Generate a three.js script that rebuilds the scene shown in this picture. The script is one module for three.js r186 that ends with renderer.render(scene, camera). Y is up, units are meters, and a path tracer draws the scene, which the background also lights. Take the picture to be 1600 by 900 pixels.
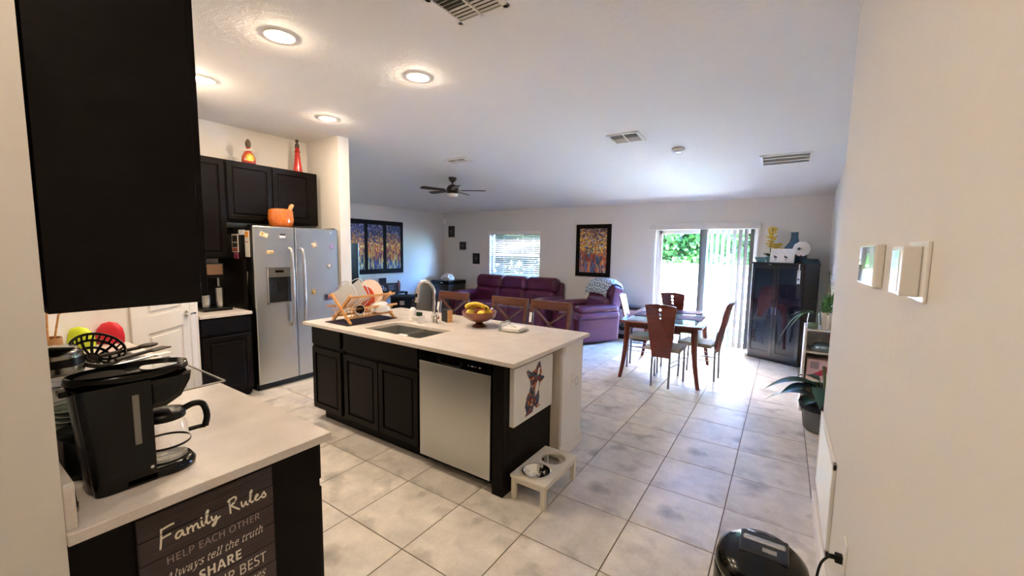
import * as THREE from 'three';
import { RoundedBoxGeometry } from 'three/addons/geometries/RoundedBoxGeometry.js';
import { mergeGeometries } from 'three/addons/utils/BufferGeometryUtils.js';
import { RectAreaLightUniformsLib } from 'three/addons/lights/RectAreaLightUniformsLib.js';
import { Sky } from 'three/addons/objects/Sky.js';
import { ImprovedNoise } from 'three/addons/math/ImprovedNoise.js';

// ---------- camera, sky, sun, exposure ----------
RectAreaLightUniformsLib.init();
const scene = new THREE.Scene();
const renderer = new THREE.WebGLRenderer({ antialias: true });
renderer.toneMapping = THREE.LinearToneMapping;
renderer.toneMappingExposure = 3.25;
renderer.shadowMap.enabled = true;
const FOC = 636.81, YAW = 0.5879, PITCH = 0.09617, ROLL = 0.01449, EYE = new THREE.Vector3(0, 1.6, 0);
const camera = new THREE.PerspectiveCamera(THREE.MathUtils.radToDeg(2 * Math.atan(450 / FOC)), 16 / 9, 0.02, 200);
const fwd = new THREE.Vector3(-Math.sin(YAW) * Math.cos(PITCH), -Math.sin(PITCH), -Math.cos(YAW) * Math.cos(PITCH));
const r0 = new THREE.Vector3().crossVectors(fwd, new THREE.Vector3(0, 1, 0)).normalize(), u0 = new THREE.Vector3().crossVectors(r0, fwd);
const camR = r0.clone().multiplyScalar(Math.cos(ROLL)).addScaledVector(u0, Math.sin(ROLL));
const camU = u0.clone().multiplyScalar(Math.cos(ROLL)).addScaledVector(r0, -Math.sin(ROLL));
camera.quaternion.setFromRotationMatrix(new THREE.Matrix4().makeBasis(camR, camU, fwd.clone().negate()));
camera.position.copy(EYE);
scene.add(camera);

const sunDir = new THREE.Vector3(0.35, 0.8, 0.42).normalize();
const sky = new Sky(); sky.name = 'sky'; sky.scale.setScalar(5000);
sky.material.uniforms.sunPosition.value.copy(sunDir);
sky.material.uniforms.turbidity.value = 7; sky.material.uniforms.rayleigh.value = 0.9;
scene.add(sky);
scene.backgroundIntensity = 22;
const sun = new THREE.DirectionalLight(0xfff4e4, 62);
sun.name = 'sun'; sun.position.copy(sunDir).multiplyScalar(30); sun.castShadow = true;
Object.assign(sun.shadow.camera, { left: -15, right: 15, top: 15, bottom: -15, near: 1, far: 80 });
sun.shadow.mapSize.set(2048, 2048);
scene.add(sun, sun.target);
const LAMP = 0xffe6c8, LAMP_POWER = 114, LAMP_SIDE = 0.2;   // the recessed kitchen lamps

// ---------- pixels of the photograph (1600 x 900) to points on known planes ----------
const ray = (px, py) => camR.clone().multiplyScalar((px - 800) / FOC).addScaledVector(camU, -(py - 450) / FOC).add(fwd);
const at = (px, py, k, v) => { const d = ray(px, py), t = (v - EYE[k]) / d[k]; return EYE.clone().addScaledVector(d, t); };
const onY = (px, py, v) => at(px, py, 'y', v), onX = (px, py, v) => at(px, py, 'x', v), onZ = (px, py, v) => at(px, py, 'z', v);

// ---------- helpers ----------
let seed = 7; const rnd = () => { seed = (seed * 1664525 + 1013904223) >>> 0; return seed / 4294967296; };
const rr = (a, b) => a + (b - a) * rnd();
const PI = Math.PI, V = (x, y, z) => new THREE.Vector3(x, y, z);
const taken = new Map();
function numbered(n) { const k = taken.get(n) || 0; taken.set(n, k + 1); return k ? n + '_' + String(k).padStart(3, '0') : n; }
const flat = (g) => { let q = g.index ? g.toNonIndexed() : g; for (const k of Object.keys(q.attributes)) if (!['position', 'normal', 'uv'].includes(k)) q.deleteAttribute(k); if (g.own) q.own = true; return q; };
function metreUV(g) {
  const p = g.attributes.position, n = g.attributes.normal, uv = new Float32Array(p.count * 2);
  for (let i = 0; i < p.count; i++) {
    const ax = Math.abs(n.getX(i)), ay = Math.abs(n.getY(i)), az = Math.abs(n.getZ(i));
    const a = ax > ay && ax > az ? [p.getZ(i), p.getY(i)] : ay > az ? [p.getX(i), p.getZ(i)] : [p.getX(i), p.getY(i)];
    uv[2 * i] = a[0]; uv[2 * i + 1] = a[1];
  }
  g.setAttribute('uv', new THREE.BufferAttribute(uv, 2)); return g;
}
const origin = new WeakMap();
function mesh(name, geos, m, parent) {
  geos = (Array.isArray(geos) ? geos : [geos]).map((g) => { const q = flat(g); return q.own ? q : metreUV(q); });
  const g = geos.length > 1 ? mergeGeometries(geos) : geos[0];
  let top = parent; while (top && !origin.has(top)) top = top.parent;
  if (top) { const o = origin.get(top); g.translate(-o.x, -o.y, -o.z); }
  const o = new THREE.Mesh(g, m); o.name = name; o.castShadow = o.receiveShadow = true;
  if (parent) parent.add(o); return o;
}
// thing(): a group at its base with parts in local metres; thingW(): the same, but parts are given in world coordinates
function thing(name, label, category, pos = [0, 0, 0], turn = 0, group) {
  const o = new THREE.Group(); o.name = numbered(name); o.position.set(...pos); o.rotation.y = turn;
  o.userData = { label, category }; if (group) o.userData.group = group; scene.add(o); return o;
}
function thingW(name, label, category, pos, group) { const o = thing(name, label, category, pos, 0, group); origin.set(o, V(...pos)); return o; }
const part = (name, geos, m, parent) => mesh(name, geos, m, parent);
function solo(name, label, category, geos, m, group) {
  const o = mesh(numbered(name), geos, m); const b = new THREE.Box3().setFromObject(o), c = V((b.min.x + b.max.x) / 2, b.min.y, (b.min.z + b.max.z) / 2);
  o.geometry.translate(-c.x, -c.y, -c.z); o.position.copy(c); o.userData = { label, category }; if (group) o.userData.group = group; scene.add(o); return o;
}
function struct(name, geos, m, parent) { const o = mesh(parent ? name : numbered(name), geos, m, parent); if (!parent) { o.userData.kind = 'structure'; scene.add(o); } return o; }
function dup(src, pos, turn, label) {
  const c = src.clone(); c.name = numbered(src.name.replace(/_\d{3}$/, '')); c.position.set(...pos); if (turn !== undefined) c.rotation.y = turn;
  c.userData = { ...src.userData }; if (label) c.userData.label = label; scene.add(c); return c;
}
const bx = (x0, x1, y0, y1, z0, z1, r = 0) => {
  const w = Math.abs(x1 - x0), h = Math.abs(y1 - y0), d = Math.abs(z1 - z0);
  const g = r > 0 ? new RoundedBoxGeometry(w, h, d, 2, Math.min(r, w / 2.01, h / 2.01, d / 2.01)) : new THREE.BoxGeometry(w, h, d);
  return g.translate((x0 + x1) / 2, (y0 + y1) / 2, (z0 + z1) / 2);
};
const cyl = (r1, r2, y0, y1, x = 0, z = 0, n = 24) => new THREE.CylinderGeometry(r2, r1, y1 - y0, n).translate(x, (y0 + y1) / 2, z);
const lathe = (pts, n = 32, x = 0, y = 0, z = 0) => new THREE.LatheGeometry(pts.map((p) => new THREE.Vector2(p[0], p[1])), n).translate(x, y, z);
const sph = (r, x, y, z, sx = 1, sy = 1, sz = 1, n = 20) => new THREE.SphereGeometry(r, n, Math.round(n * 0.7)).scale(sx, sy, sz).translate(x, y, z);
const tube = (pts, r, n = 32, k = 8, closed = false) => new THREE.TubeGeometry(new THREE.CatmullRomCurve3(pts.map((p) => V(...p)), closed), n, r, k, closed);
// straight bar between two points, rectangular section w (across) by t
function bar(a, b, w, t = w, r = 0, up = [0, 1, 0]) {
  const A = V(...a), B = V(...b), L = A.distanceTo(B), z = B.clone().sub(A).normalize();
  let x = new THREE.Vector3().crossVectors(V(...up), z); if (x.length() < 1e-4) x = V(1, 0, 0); x.normalize();
  const y = new THREE.Vector3().crossVectors(z, x);
  const g = r ? new RoundedBoxGeometry(w, t, L, 2, r) : new THREE.BoxGeometry(w, t, L);
  return g.applyMatrix4(new THREE.Matrix4().makeBasis(x, y, z)).translate((A.x + B.x) / 2, (A.y + B.y) / 2, (A.z + B.z) / 2);
}
const rod = (a, b, r, n = 10) => { const A = V(...a), B = V(...b); return new THREE.CylinderGeometry(r, r, A.distanceTo(B), n).applyQuaternion(new THREE.Quaternion().setFromUnitVectors(V(0, 1, 0), B.clone().sub(A).normalize())).translate((A.x + B.x) / 2, (A.y + B.y) / 2, (A.z + B.z) / 2); };
function extr(pts, depth, bevel = 0, holes = []) {   // polygon in XY extruded along +z
  const s = pts instanceof THREE.Shape ? pts : new THREE.Shape(pts.map((p) => new THREE.Vector2(p[0], p[1]))); for (const h of holes) s.holes.push(h);
  return new THREE.ExtrudeGeometry(s, { depth: depth - 2 * bevel, bevelEnabled: bevel > 0, bevelSize: bevel, bevelThickness: bevel, bevelOffset: -bevel, bevelSegments: 2, curveSegments: 20 }).translate(0, 0, bevel);
}
function rrect(x0, x1, y0, y1, r, P = new THREE.Shape()) {
  P.moveTo(x0 + r, y0); P.lineTo(x1 - r, y0); P.quadraticCurveTo(x1, y0, x1, y0 + r); P.lineTo(x1, y1 - r); P.quadraticCurveTo(x1, y1, x1 - r, y1);
  P.lineTo(x0 + r, y1); P.quadraticCurveTo(x0, y1, x0, y1 - r); P.lineTo(x0, y0 + r); P.quadraticCurveTo(x0, y0, x0 + r, y0); return P;
}
const circ = (x, y, r, rx) => { const p = new THREE.Path(); p.absellipse(x, y, rx || r, r, 0, 2 * PI, true); return p; };
// flat print: plane in XY facing +z with its own uv
const print = (w, h) => { const g = new THREE.PlaneGeometry(w, h); g.own = true; return g; };
const yaw = (g, a) => { g.rotateY(a); return g; };
const move = (g, x, y, z) => { g.translate(x, y, z); return g; };

// ---------- textures and materials ----------
const noise = new ImprovedNoise();
const fbm = (x, y, z = 0, o = 4) => { let s = 0, a = 0.5; for (let i = 0; i < o; i++) { s += a * noise.noise(x, y, z + i * 7.3); x *= 2.03; y *= 2.03; a *= 0.5; } return s; };
function dataTex(n, fn, srgb = true, repeat = 1) {   // fn(u, v) -> [r, g, b] in 0..1
  const d = new Uint8Array(n * n * 4);
  for (let j = 0; j < n; j++) for (let i = 0; i < n; i++) { const c = fn(i / n, j / n), k = 4 * (j * n + i); for (let q = 0; q < 3; q++) d[k + q] = Math.max(0, Math.min(255, c[q] * 255)); d[k + 3] = 255; }
  const t = new THREE.DataTexture(d, n, n, THREE.RGBAFormat); t.wrapS = t.wrapT = THREE.RepeatWrapping; t.magFilter = THREE.LinearFilter; t.minFilter = THREE.LinearMipmapLinearFilter; t.generateMipmaps = true;
  if (srgb) t.colorSpace = THREE.SRGBColorSpace; t.repeat.set(repeat, repeat); t.needsUpdate = true; return t;
}
function canvasTex(w, h, draw) {
  const c = document.createElement('canvas'); c.width = w; c.height = h; const x = c.getContext('2d'); draw(x, w, h);
  const t = new THREE.CanvasTexture(c); t.colorSpace = THREE.SRGBColorSpace; return t;
}
const std = (color, roughness = 0.5, o = {}) => new THREE.MeshStandardMaterial({ color, roughness, ...o });
const phy = (color, roughness = 0.5, o = {}) => new THREE.MeshPhysicalMaterial({ color, roughness, ...o });
// periodic noise so that repeats join
const per = (u, v, k, z = 0) => { const a = u * 2 * PI, b = v * 2 * PI; return noise.noise(Math.cos(a) * k + 9, Math.sin(a) * k + 5, z) * 0.5 + noise.noise(Math.cos(b) * k + 3, Math.sin(b) * k + 1, z + 4) * 0.5 + 0.6 * noise.noise(Math.cos(a) * k + Math.cos(b) * k, Math.sin(a) * k + Math.sin(b) * k, z + 9); };
const knock = dataTex(512, (u, v) => { const n = fbm(u * 26, v * 26, 3, 3) + 0.5 * per(u, v, 3, 2); const s = THREE.MathUtils.smoothstep(n, -0.06, 0.1); return [s, s, s]; }, false, 0.8);
const wallPaint = std(0xe3dfd8, 0.75, { bumpMap: knock, bumpScale: 0.00025 });
const ceilPaint = std(0xeeebe6, 0.85, { bumpMap: knock, bumpScale: 0.0006 });
const trimPaint = std(0xefece6, 0.4);
const woodGrain = (c0, c1, k = 1, n = 512, seedz = 0) => dataTex(n, (u, v) => { const s = fbm(u * 3 * k, v * 60 * k, seedz, 3) + 0.6 * fbm(u * 1.2, v * 7, seedz + 5, 2) + 0.5; const t = Math.max(0, Math.min(1, s)); return [0, 1, 2].map((q) => c0[q] + (c1[q] - c0[q]) * t); });
const espTex = woodGrain([0.06, 0.035, 0.026], [0.115, 0.07, 0.052], 1);
const espresso = phy(0x9c9c9c, 0.45, { map: espTex, specularIntensity: 0.25 });
const quartz = phy(0xffffff, 0.22, { map: dataTex(512, (u, v) => { const n = rnd() * 0.05 + 0.06 * fbm(u * 8, v * 8, 2, 3); return [0.83 + n, 0.8 + n, 0.77 + n]; }) });
const brushed = dataTex(512, (u, v) => { const n = 0.5 + 0.9 * fbm(u * 2, v * 190, 1, 2); return [n, n, n]; }, false, 1.5);
const steel = phy(0xc4c5c3, 0.3, { metalness: 1, anisotropy: 0.6, anisotropyRotation: Math.PI / 2 });
const steelV = steel;
const chrome = std(0xe6e6e6, 0.08, { metalness: 1 });
const silver = std(0xb8b8b6, 0.3, { metalness: 0.9 });
const blackGloss = phy(0x030303, 0.16, { specularIntensity: 0.6 });
const blackPlastic = phy(0x060606, 0.35, { specularIntensity: 0.5 });
const blackMatte = std(0x0a0a0b, 0.7);
const white = std(0xeeebe6, 0.45);
const whitePl = phy(0xf1efec, 0.3);
const glass = phy(0xffffff, 0.02, { transmission: 1, thickness: 0, ior: 1.45 });
const glassTint = phy(0xe8f2f2, 0.02, { transmission: 1, thickness: 0, ior: 1.5 });
const bamboo = std(0xffffff, 0.5, { map: woodGrain([0.72, 0.5, 0.28], [0.9, 0.7, 0.45], 1, 256, 4) });
const cherryTex = woodGrain([0.33, 0.12, 0.075], [0.47, 0.2, 0.12], 1, 512, 8);
const cherry = phy(0xffffff, 0.32, { map: cherryTex, clearcoat: 0.3, clearcoatRoughness: 0.2 });
const walnut = phy(0xffffff, 0.42, { map: woodGrain([0.25, 0.125, 0.07], [0.39, 0.21, 0.12], 1, 512, 11) });
const rail = std(0x8f969c, 0.32, { metalness: 0.85 });
const leafGreen = phy(0x2c5a24, 0.5, { side: THREE.DoubleSide, transmission: 0.15, thickness: 0 });

// ---------- the room ----------
const XL = -7.05, XR = 0.53, ZB = -7.5, XW = 0.259, ZC = -3.1, XK = -5.36, ZS = -3.09, XS = -4.66, HK = 2.95, HB = 2.44, ZN = -0.17, XE = -1.37;
// the ceiling falls gently from the kitchen towards the back and the left wall
const cl = (v) => Math.max(0, Math.min(1, v));
const soft = (t) => 1 - (1 - cl(t)) ** 1.7;
const ceilY = (x, z) => (z > -3.15 ? HK : HB + (HK - HB) * soft((z + 7.5) / 4.35) * soft((x + 7.05) / 2.4));
function onCeil(px, py) { let y = 2.8, p; for (let k = 0; k < 40; k++) { p = onY(px, py, y); y = 0.5 * y + 0.5 * ceilY(p.x, p.z); } p.y = ceilY(p.x, p.z); return p; }
{ // floor: slab of grout with one mesh per tile
  const floor = new THREE.Group(); floor.name = 'floor'; floor.userData.kind = 'structure'; scene.add(floor);
  part('grout_bed', bx(XL - 0.2, XR + 0.2, -0.12, -0.005, ZB - 0.15, 2.4), std(0x6f665b, 0.9), floor);
  const T = 0.45992, ox = -1.1337, oz = -4.592, gap = 0.0055;
  const tex = dataTex(1024, (u, v) => {
    const a = fbm(u * 7, v * 7, 1, 5), b = fbm(u * 22 + 5, v * 22, 6, 4), c = fbm(u * 90, v * 90, 2, 2), st = Math.max(0, fbm(u * 9 + 3, v * 9 + 2, 9, 5) - 0.08);
    const l = 0.845 + 0.14 * a + 0.07 * b + 0.04 * c - 0.42 * st; return [l * 1.0, l * 0.97, l * 0.925];
  });
  const tileMat = phy(0xffffff, 0.4, { map: tex, specularIntensity: 0.75 });
  const make = (w, d, a, b) => {
    const g = flat(extr([[-w / 2, -d / 2], [w / 2, -d / 2], [w / 2, d / 2], [-w / 2, d / 2]], 0.012, 0.0015).rotateX(-PI / 2).translate(0, -0.012, 0)); metreUV(g);
    const q = g.attributes.uv; for (let i = 0; i < q.count; i++) q.setXY(i, ((q.getX(i) + T / 2) / T + a) / 4, ((q.getY(i) + T / 2) / T + b) / 4); g.own = true; return g;
  };
  const full = []; for (let k = 0; k < 16; k++) full.push(make(T - gap, T - gap, k % 4, k >> 2));
  const rest = [];
  for (let j = -7; j < 15; j++) for (let i = -13; i < 4; i++) {
    const x0 = Math.max(ox + i * T, XL - 0.05), x1 = Math.min(ox + (i + 1) * T, XR + 0.05), z0 = Math.max(oz + j * T, ZB - 0.02), z1 = Math.min(oz + (j + 1) * T, 2.3);
    if (x1 - x0 < 0.03 || z1 - z0 < 0.03) continue;
    const k = Math.floor(rnd() * 16), whole = x1 - x0 > T - 0.001 && z1 - z0 > T - 0.001;
    const g = whole ? full[k] : make(x1 - x0 - gap, z1 - z0 - gap, k % 4, k >> 2);
    const hidden = j > 8 || (x1 < XK) && z0 > -3.2 || (z0 > -1 && x1 < -1.5);
    if (hidden) { rest.push(g.clone().translate((x0 + x1) / 2, 0, (z0 + z1) / 2)); rest[rest.length - 1].own = true; continue; }
    const o = new THREE.Mesh(g, tileMat); o.name = 'tile'; o.position.set((x0 + x1) / 2, 0, (z0 + z1) / 2); o.receiveShadow = o.castShadow = true; floor.add(o);
  }
  const r = part('tiles_beyond', rest, tileMat, floor); r.userData.kind = 'stuff';
}
{ // ceiling surface with thickness
  const nx = 60, nz = 80, x0 = XL - 0.1, x1 = XR + 0.1, z0 = ZB - 0.12, z1 = 2.35, pos = [], idx = [];
  const zs = []; for (let j = 0; j <= nz; j++) zs.push(z0 + (z1 - z0) * j / nz); zs.push(-3.149, -3.151); zs.sort((a, b) => a - b);
  for (const s of [0, 0.25]) for (const z of zs) for (let i = 0; i <= nx; i++) { const x = x0 + (x1 - x0) * i / nx; pos.push(x, ceilY(x, z) + s, z); }
  const W = nx + 1, N = W * zs.length;
  for (let j = 0; j < zs.length - 1; j++) for (let i = 0; i < nx; i++) { const a = j * W + i, b = a + 1, c = a + W, d = c + 1; idx.push(a, b, c, b, d, c, N + a, N + c, N + b, N + b, N + c, N + d); }
  const g = new THREE.BufferGeometry(); g.setAttribute('position', new THREE.Float32BufferAttribute(pos, 3)); g.setIndex(idx); g.computeVertexNormals(); g.setAttribute('uv', new THREE.Float32BufferAttribute(new Float32Array(pos.length / 3 * 2), 2));
  struct('ceiling', g, ceilPaint);
}
const wallH = 3.15;
{ // back wall with the window and sliding-door openings
  const s = new THREE.Shape([[XL - 0.15, -0.1], [XR + 0.15, -0.1], [XR + 0.15, wallH], [XL - 0.15, wallH]].map((p) => new THREE.Vector2(...p)));
  const hole = (x0, x1, y0, y1) => new THREE.Path([[x0, y0], [x0, y1], [x1, y1], [x1, y0]].map((p) => new THREE.Vector2(...p)));
  struct('wall_back', extr(s, 0.15, 0, [hole(-5.63, -4.31, 0.98, 1.96), hole(-1.93, -0.375, 0.0, 2.0)]).translate(0, 0, ZB - 0.15), wallPaint);
}
struct('wall_left', bx(XL - 0.15, XL, -0.1, wallH, ZB - 0.15, ZS), wallPaint);
struct('wall_right', bx(XR, XR + 0.15, -0.1, wallH, ZB - 0.15, ZC + 0.02), wallPaint);
struct('wall_hall_right', bx(XW, XR + 0.15, -0.1, wallH, ZC, 2.35), wallPaint);
struct('wall_stub', bx(XL - 0.15, XS, -0.1, wallH, ZS - 0.145, ZS), wallPaint);
struct('wall_kitchen', bx(XK - 0.15, XK, -0.1, wallH, ZS, ZN + 0.1), wallPaint);
struct('wall_range', bx(XK - 0.15, XE, -0.1, wallH, ZN, 2.35), wallPaint);
struct('wall_entry', bx(XE - 0.1, XW + 0.1, -0.1, wallH, 2.2, 2.35), wallPaint);
// corner pantry: diagonal wall with a panelled door
const DA = V(-4.62, 0, -1.53), DU = V(0.67, 0, 0.742).normalize(), DT = Math.atan2(-DU.z, DU.x);   // local +x along the wall
{
  const place = (g) => yaw(g, DT).translate(DA.x, 0, DA.z);     // local: x along the wall from A, +z... towards the wall's back
  const D0 = 0.13, D1 = 0.75, HD = 2.03;
  struct('wall_pantry', [place(bx(0.0, 1.95, -0.1, wallH, -0.0, 0.12)), bx(XK, DA.x + 0.01, -0.1, wallH, DA.z - 0.005, DA.z + 0.09)], wallPaint);
  struct('trim_1', [bx(D0 - 0.075, D0, 0, HD + 0.075, -0.018, 0, 0.004), bx(D1, D1 + 0.075, 0, HD + 0.075, -0.018, 0, 0.004), bx(D0, D1, HD, HD + 0.075, -0.018, 0, 0.004)].map(place), trimPaint);
  const d = new THREE.Group(); d.name = 'door_1'; d.userData.kind = 'structure'; scene.add(d);
  const pw = 0.1;
  part('stile', [bx(D0 + 0.004, D0 + pw, 0.01, HD - 0.004, -0.012, 0), bx(D1 - pw, D1 - 0.004, 0.01, HD - 0.004, -0.012, 0)].map(place), trimPaint, d);
  part('rail', [bx(D0 + pw, D1 - pw, 0.01, 0.22, -0.012, 0), bx(D0 + pw, D1 - pw, 0.88, 1.02, -0.012, 0), bx(D0 + pw, D1 - pw, HD - 0.13, HD - 0.004, -0.012, 0)].map(place), trimPaint, d);
  for (const [a, b] of [[0.22, 0.88], [1.02, HD - 0.13]]) part('panel', [place(bx(D0 + pw + 0.035, D1 - pw - 0.035, a + 0.035, b - 0.035, -0.011, 0.002, 0.009))], trimPaint, d);
  const h = part('handle', [place(new THREE.CylinderGeometry(0.031, 0.031, 0.012, 20).rotateX(PI / 2).translate(D0 + 0.065, 0.97, -0.018)), place(new THREE.CylinderGeometry(0.011, 0.011, 0.05, 12).rotateX(PI / 2).translate(D0 + 0.065, 0.97, -0.04)), place(tube([[D0 + 0.065, 0.97, -0.06], [D0 + 0.05, 0.972, -0.063], [D0 + 0.0, 0.968, -0.06]], 0.0095, 12))], chrome, d);
  h.userData.label = 'chrome lever handle';
}
// skirting
const skirt = (x0, x1, z0, z1, n) => struct('baseboard_' + n, [bx(x0, x1, 0, 0.1, z0, z1, 0.004)], trimPaint);
skirt(XL, -1.99, ZB, ZB + 0.014, 'back'); skirt(-0.3, XR, ZB, ZB + 0.014, 'back_corner'); skirt(XL, XL + 0.014, ZB, ZS - 0.145, 'left'); skirt(XR - 0.014, XR, ZB, ZC, 'right');
skirt(XW - 0.02, XW, ZC, 2.2, 'hall'); skirt(XW - 0.02, XR, ZC - 0.014, ZC, 'hall_end');
struct('trim_2', [bx(XS, XS + 0.012, 0, 0.1, ZS - 0.145, ZS, 0.003)], trimPaint);
{ // window
  const w = new THREE.Group(); w.name = 'window_1'; w.userData.kind = 'structure'; scene.add(w);
  const x0 = -5.63, x1 = -4.31, y0 = 0.98, y1 = 1.96, z = ZB - 0.11;
  part('frame', [bx(x0, x0 + 0.05, y0, y1, z - 0.03, z + 0.03), bx(x1 - 0.05, x1, y0, y1, z - 0.03, z + 0.03), bx(x0, x1, y1 - 0.05, y1, z - 0.03, z + 0.03), bx(x0, x1, y0, y0 + 0.05, z - 0.03, z + 0.03), bx(x0, x1, 1.45, 1.49, z - 0.025, z + 0.025)], trimPaint, w);
  part('pane', bx(x0 + 0.05, x1 - 0.05, 1.49, y1 - 0.05, z - 0.002, z + 0.002), glass, w);
  part('pane', bx(x0 + 0.05, x1 - 0.05, y0 + 0.05, 1.45, z - 0.002, z + 0.002), glass, w);
  part('sill', bx(x0 - 0.03, x1 + 0.03, y0 - 0.025, y0, ZB - 0.12, ZB + 0.03, 0.004), trimPaint, w);
  // faux-wood blind
  const b = thingW('window_blind', 'white horizontal slat blind in the window above the sofa', 'blind', [-4.97, y0, ZB - 0.03]);
  part('headrail', bx(x0 - 0.03, x1 + 0.03, y1 - 0.055, y1 + 0.02, ZB - 0.055, ZB + 0.02, 0.004), whitePl, b);
  const blindM = std(0xe6e8e6, 0.5); const n = 21; for (let k = 0; k < n; k++) { const y = y1 - 0.085 - k * 0.0435; part('slat', new THREE.BoxGeometry(x1 - x0 - 0.03, 0.003, 0.05).rotateX(0.5).translate((x0 + x1) / 2, y, ZB - 0.03), blindM, b); }
  part('bottom_rail', bx(x0 + 0.01, x1 - 0.01, y0 + 0.005, y0 + 0.025, ZB - 0.055, ZB - 0.005, 0.003), whitePl, b);
  for (const f of [0.12, 0.3, 0.68, 0.88]) part('ladder_cord', [bx(x0 + (x1 - x0) * f - 0.006, x0 + (x1 - x0) * f + 0.006, y0 + 0.02, y1 - 0.05, ZB - 0.003, ZB - 0.001)], whitePl, b);
}
{ // sliding glass door
  const d = new THREE.Group(); d.name = 'door_2'; d.userData.kind = 'structure'; scene.add(d);
  const x0 = -1.93, x1 = -0.375, xm = -1.15, y1 = 2.0, z = ZB - 0.1;
  part('frame', [bx(x0, x0 + 0.04, 0, y1, z - 0.06, z + 0.06), bx(x1 - 0.04, x1, 0, y1, z - 0.06, z + 0.06), bx(x0, x1, y1 - 0.04, y1, z - 0.06, z + 0.06), bx(x0, x1, 0, 0.03, z - 0.07, z + 0.07)], trimPaint, d);
  const leaf = (a, b, zz) => { const f = part('sash', [bx(a, a + 0.055, 0.03, y1 - 0.04, zz - 0.018, zz + 0.018), bx(b - 0.055, b, 0.03, y1 - 0.04, zz - 0.018, zz + 0.018), bx(a, b, 0.03, 0.1, zz - 0.018, zz + 0.018), bx(a, b, y1 - 0.1, y1 - 0.04, zz - 0.018, zz + 0.018)], trimPaint, d); part('pane', bx(a + 0.055, b - 0.055, 0.1, y1 - 0.1, zz - 0.003, zz + 0.003), glass, f); };
  leaf(x0 + 0.04, xm + 0.03, z + 0.03); leaf(xm - 0.03, x1 - 0.04, z - 0.03);
  struct('trim_3', [bx(x0 - 0.0, x1 + 0.0, -0.004, 0.012, ZB - 0.15, ZB + 0.02)], trimPaint);
  // vertical blind: head rail across, slats drawn over the right leaf and stacked at the middle
  const b = thingW('vertical_blind', 'vertical slat blind, its white slats coloured grey for backlit shade, in front of the sliding glass door', 'blind', [-1.15, 0.03, ZB + 0.07]);
  part('valance', bx(-2.03, -0.34, 1.965, 2.06, ZB, ZB + 0.1, 0.004), std(0xd9d5d0, 0.5), b);
  const slatM = std(0x8d8a86, 0.8);  // grey colour paints the backlit shade of white slats
  const slat = (x, a) => part('slat', yaw(new THREE.BoxGeometry(0.089, 1.92, 0.0012), a).translate(x, 1.0, ZB + 0.05), slatM, b);
  for (let k = 0; k < 8; k++) slat(-1.02 + k * 0.082, 1.12 - 0.02 * k);
  for (let k = 0; k < 7; k++) slat(-1.185 + k * 0.017, 1.33);
  part('chain', tube([[-1.93, 1.95, ZB + 0.05], [-1.935, 1.2, ZB + 0.05], [-1.93, 0.7, ZB + 0.05]], 0.003, 8, 5), whitePl, b);
}

// ---------- kitchen cabinets ----------
// a door or drawer front lies in XY from (0,0) to (w,h), its face towards +z
function frontParts(parent, name, w, h, put, raised = true) {
  const f = 0.05, t = 0.02;
  if (!raised) return part(name, [put(bx(0, w, 0, h, 0, t, 0.004))], espresso, parent);
  const d = part(name, [bx(0, f, 0, h, 0, t, 0.003), bx(w - f, w, 0, h, 0, t, 0.003), bx(f - 0.004, w - f + 0.004, 0, f, 0, t - 0.0005, 0.003), bx(f - 0.004, w - f + 0.004, h - f, h, 0, t - 0.0005, 0.003), bx(f, w - f, f, h - f, 0.001, 0.008)].map(put), espresso, parent);
  const p = extr([[f + 0.012, f + 0.012], [w - f - 0.012, f + 0.012], [w - f - 0.012, h - f - 0.012], [f + 0.012, h - f - 0.012]], 0.02, 0.0098).translate(0, 0, -0.003);
  part('raised_panel', put(p), espresso, d); return d;
}
const putZ = (x, y, z) => (g) => g.translate(x, y, z);                       // faces +z
const putX = (x, y, z) => (g) => yaw(g, PI / 2).translate(x, y, z);          // faces +x, runs towards -z
const putN = (x, y, z) => (g) => yaw(g, PI).translate(x, y, z);              // faces -z, runs towards -x
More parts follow.
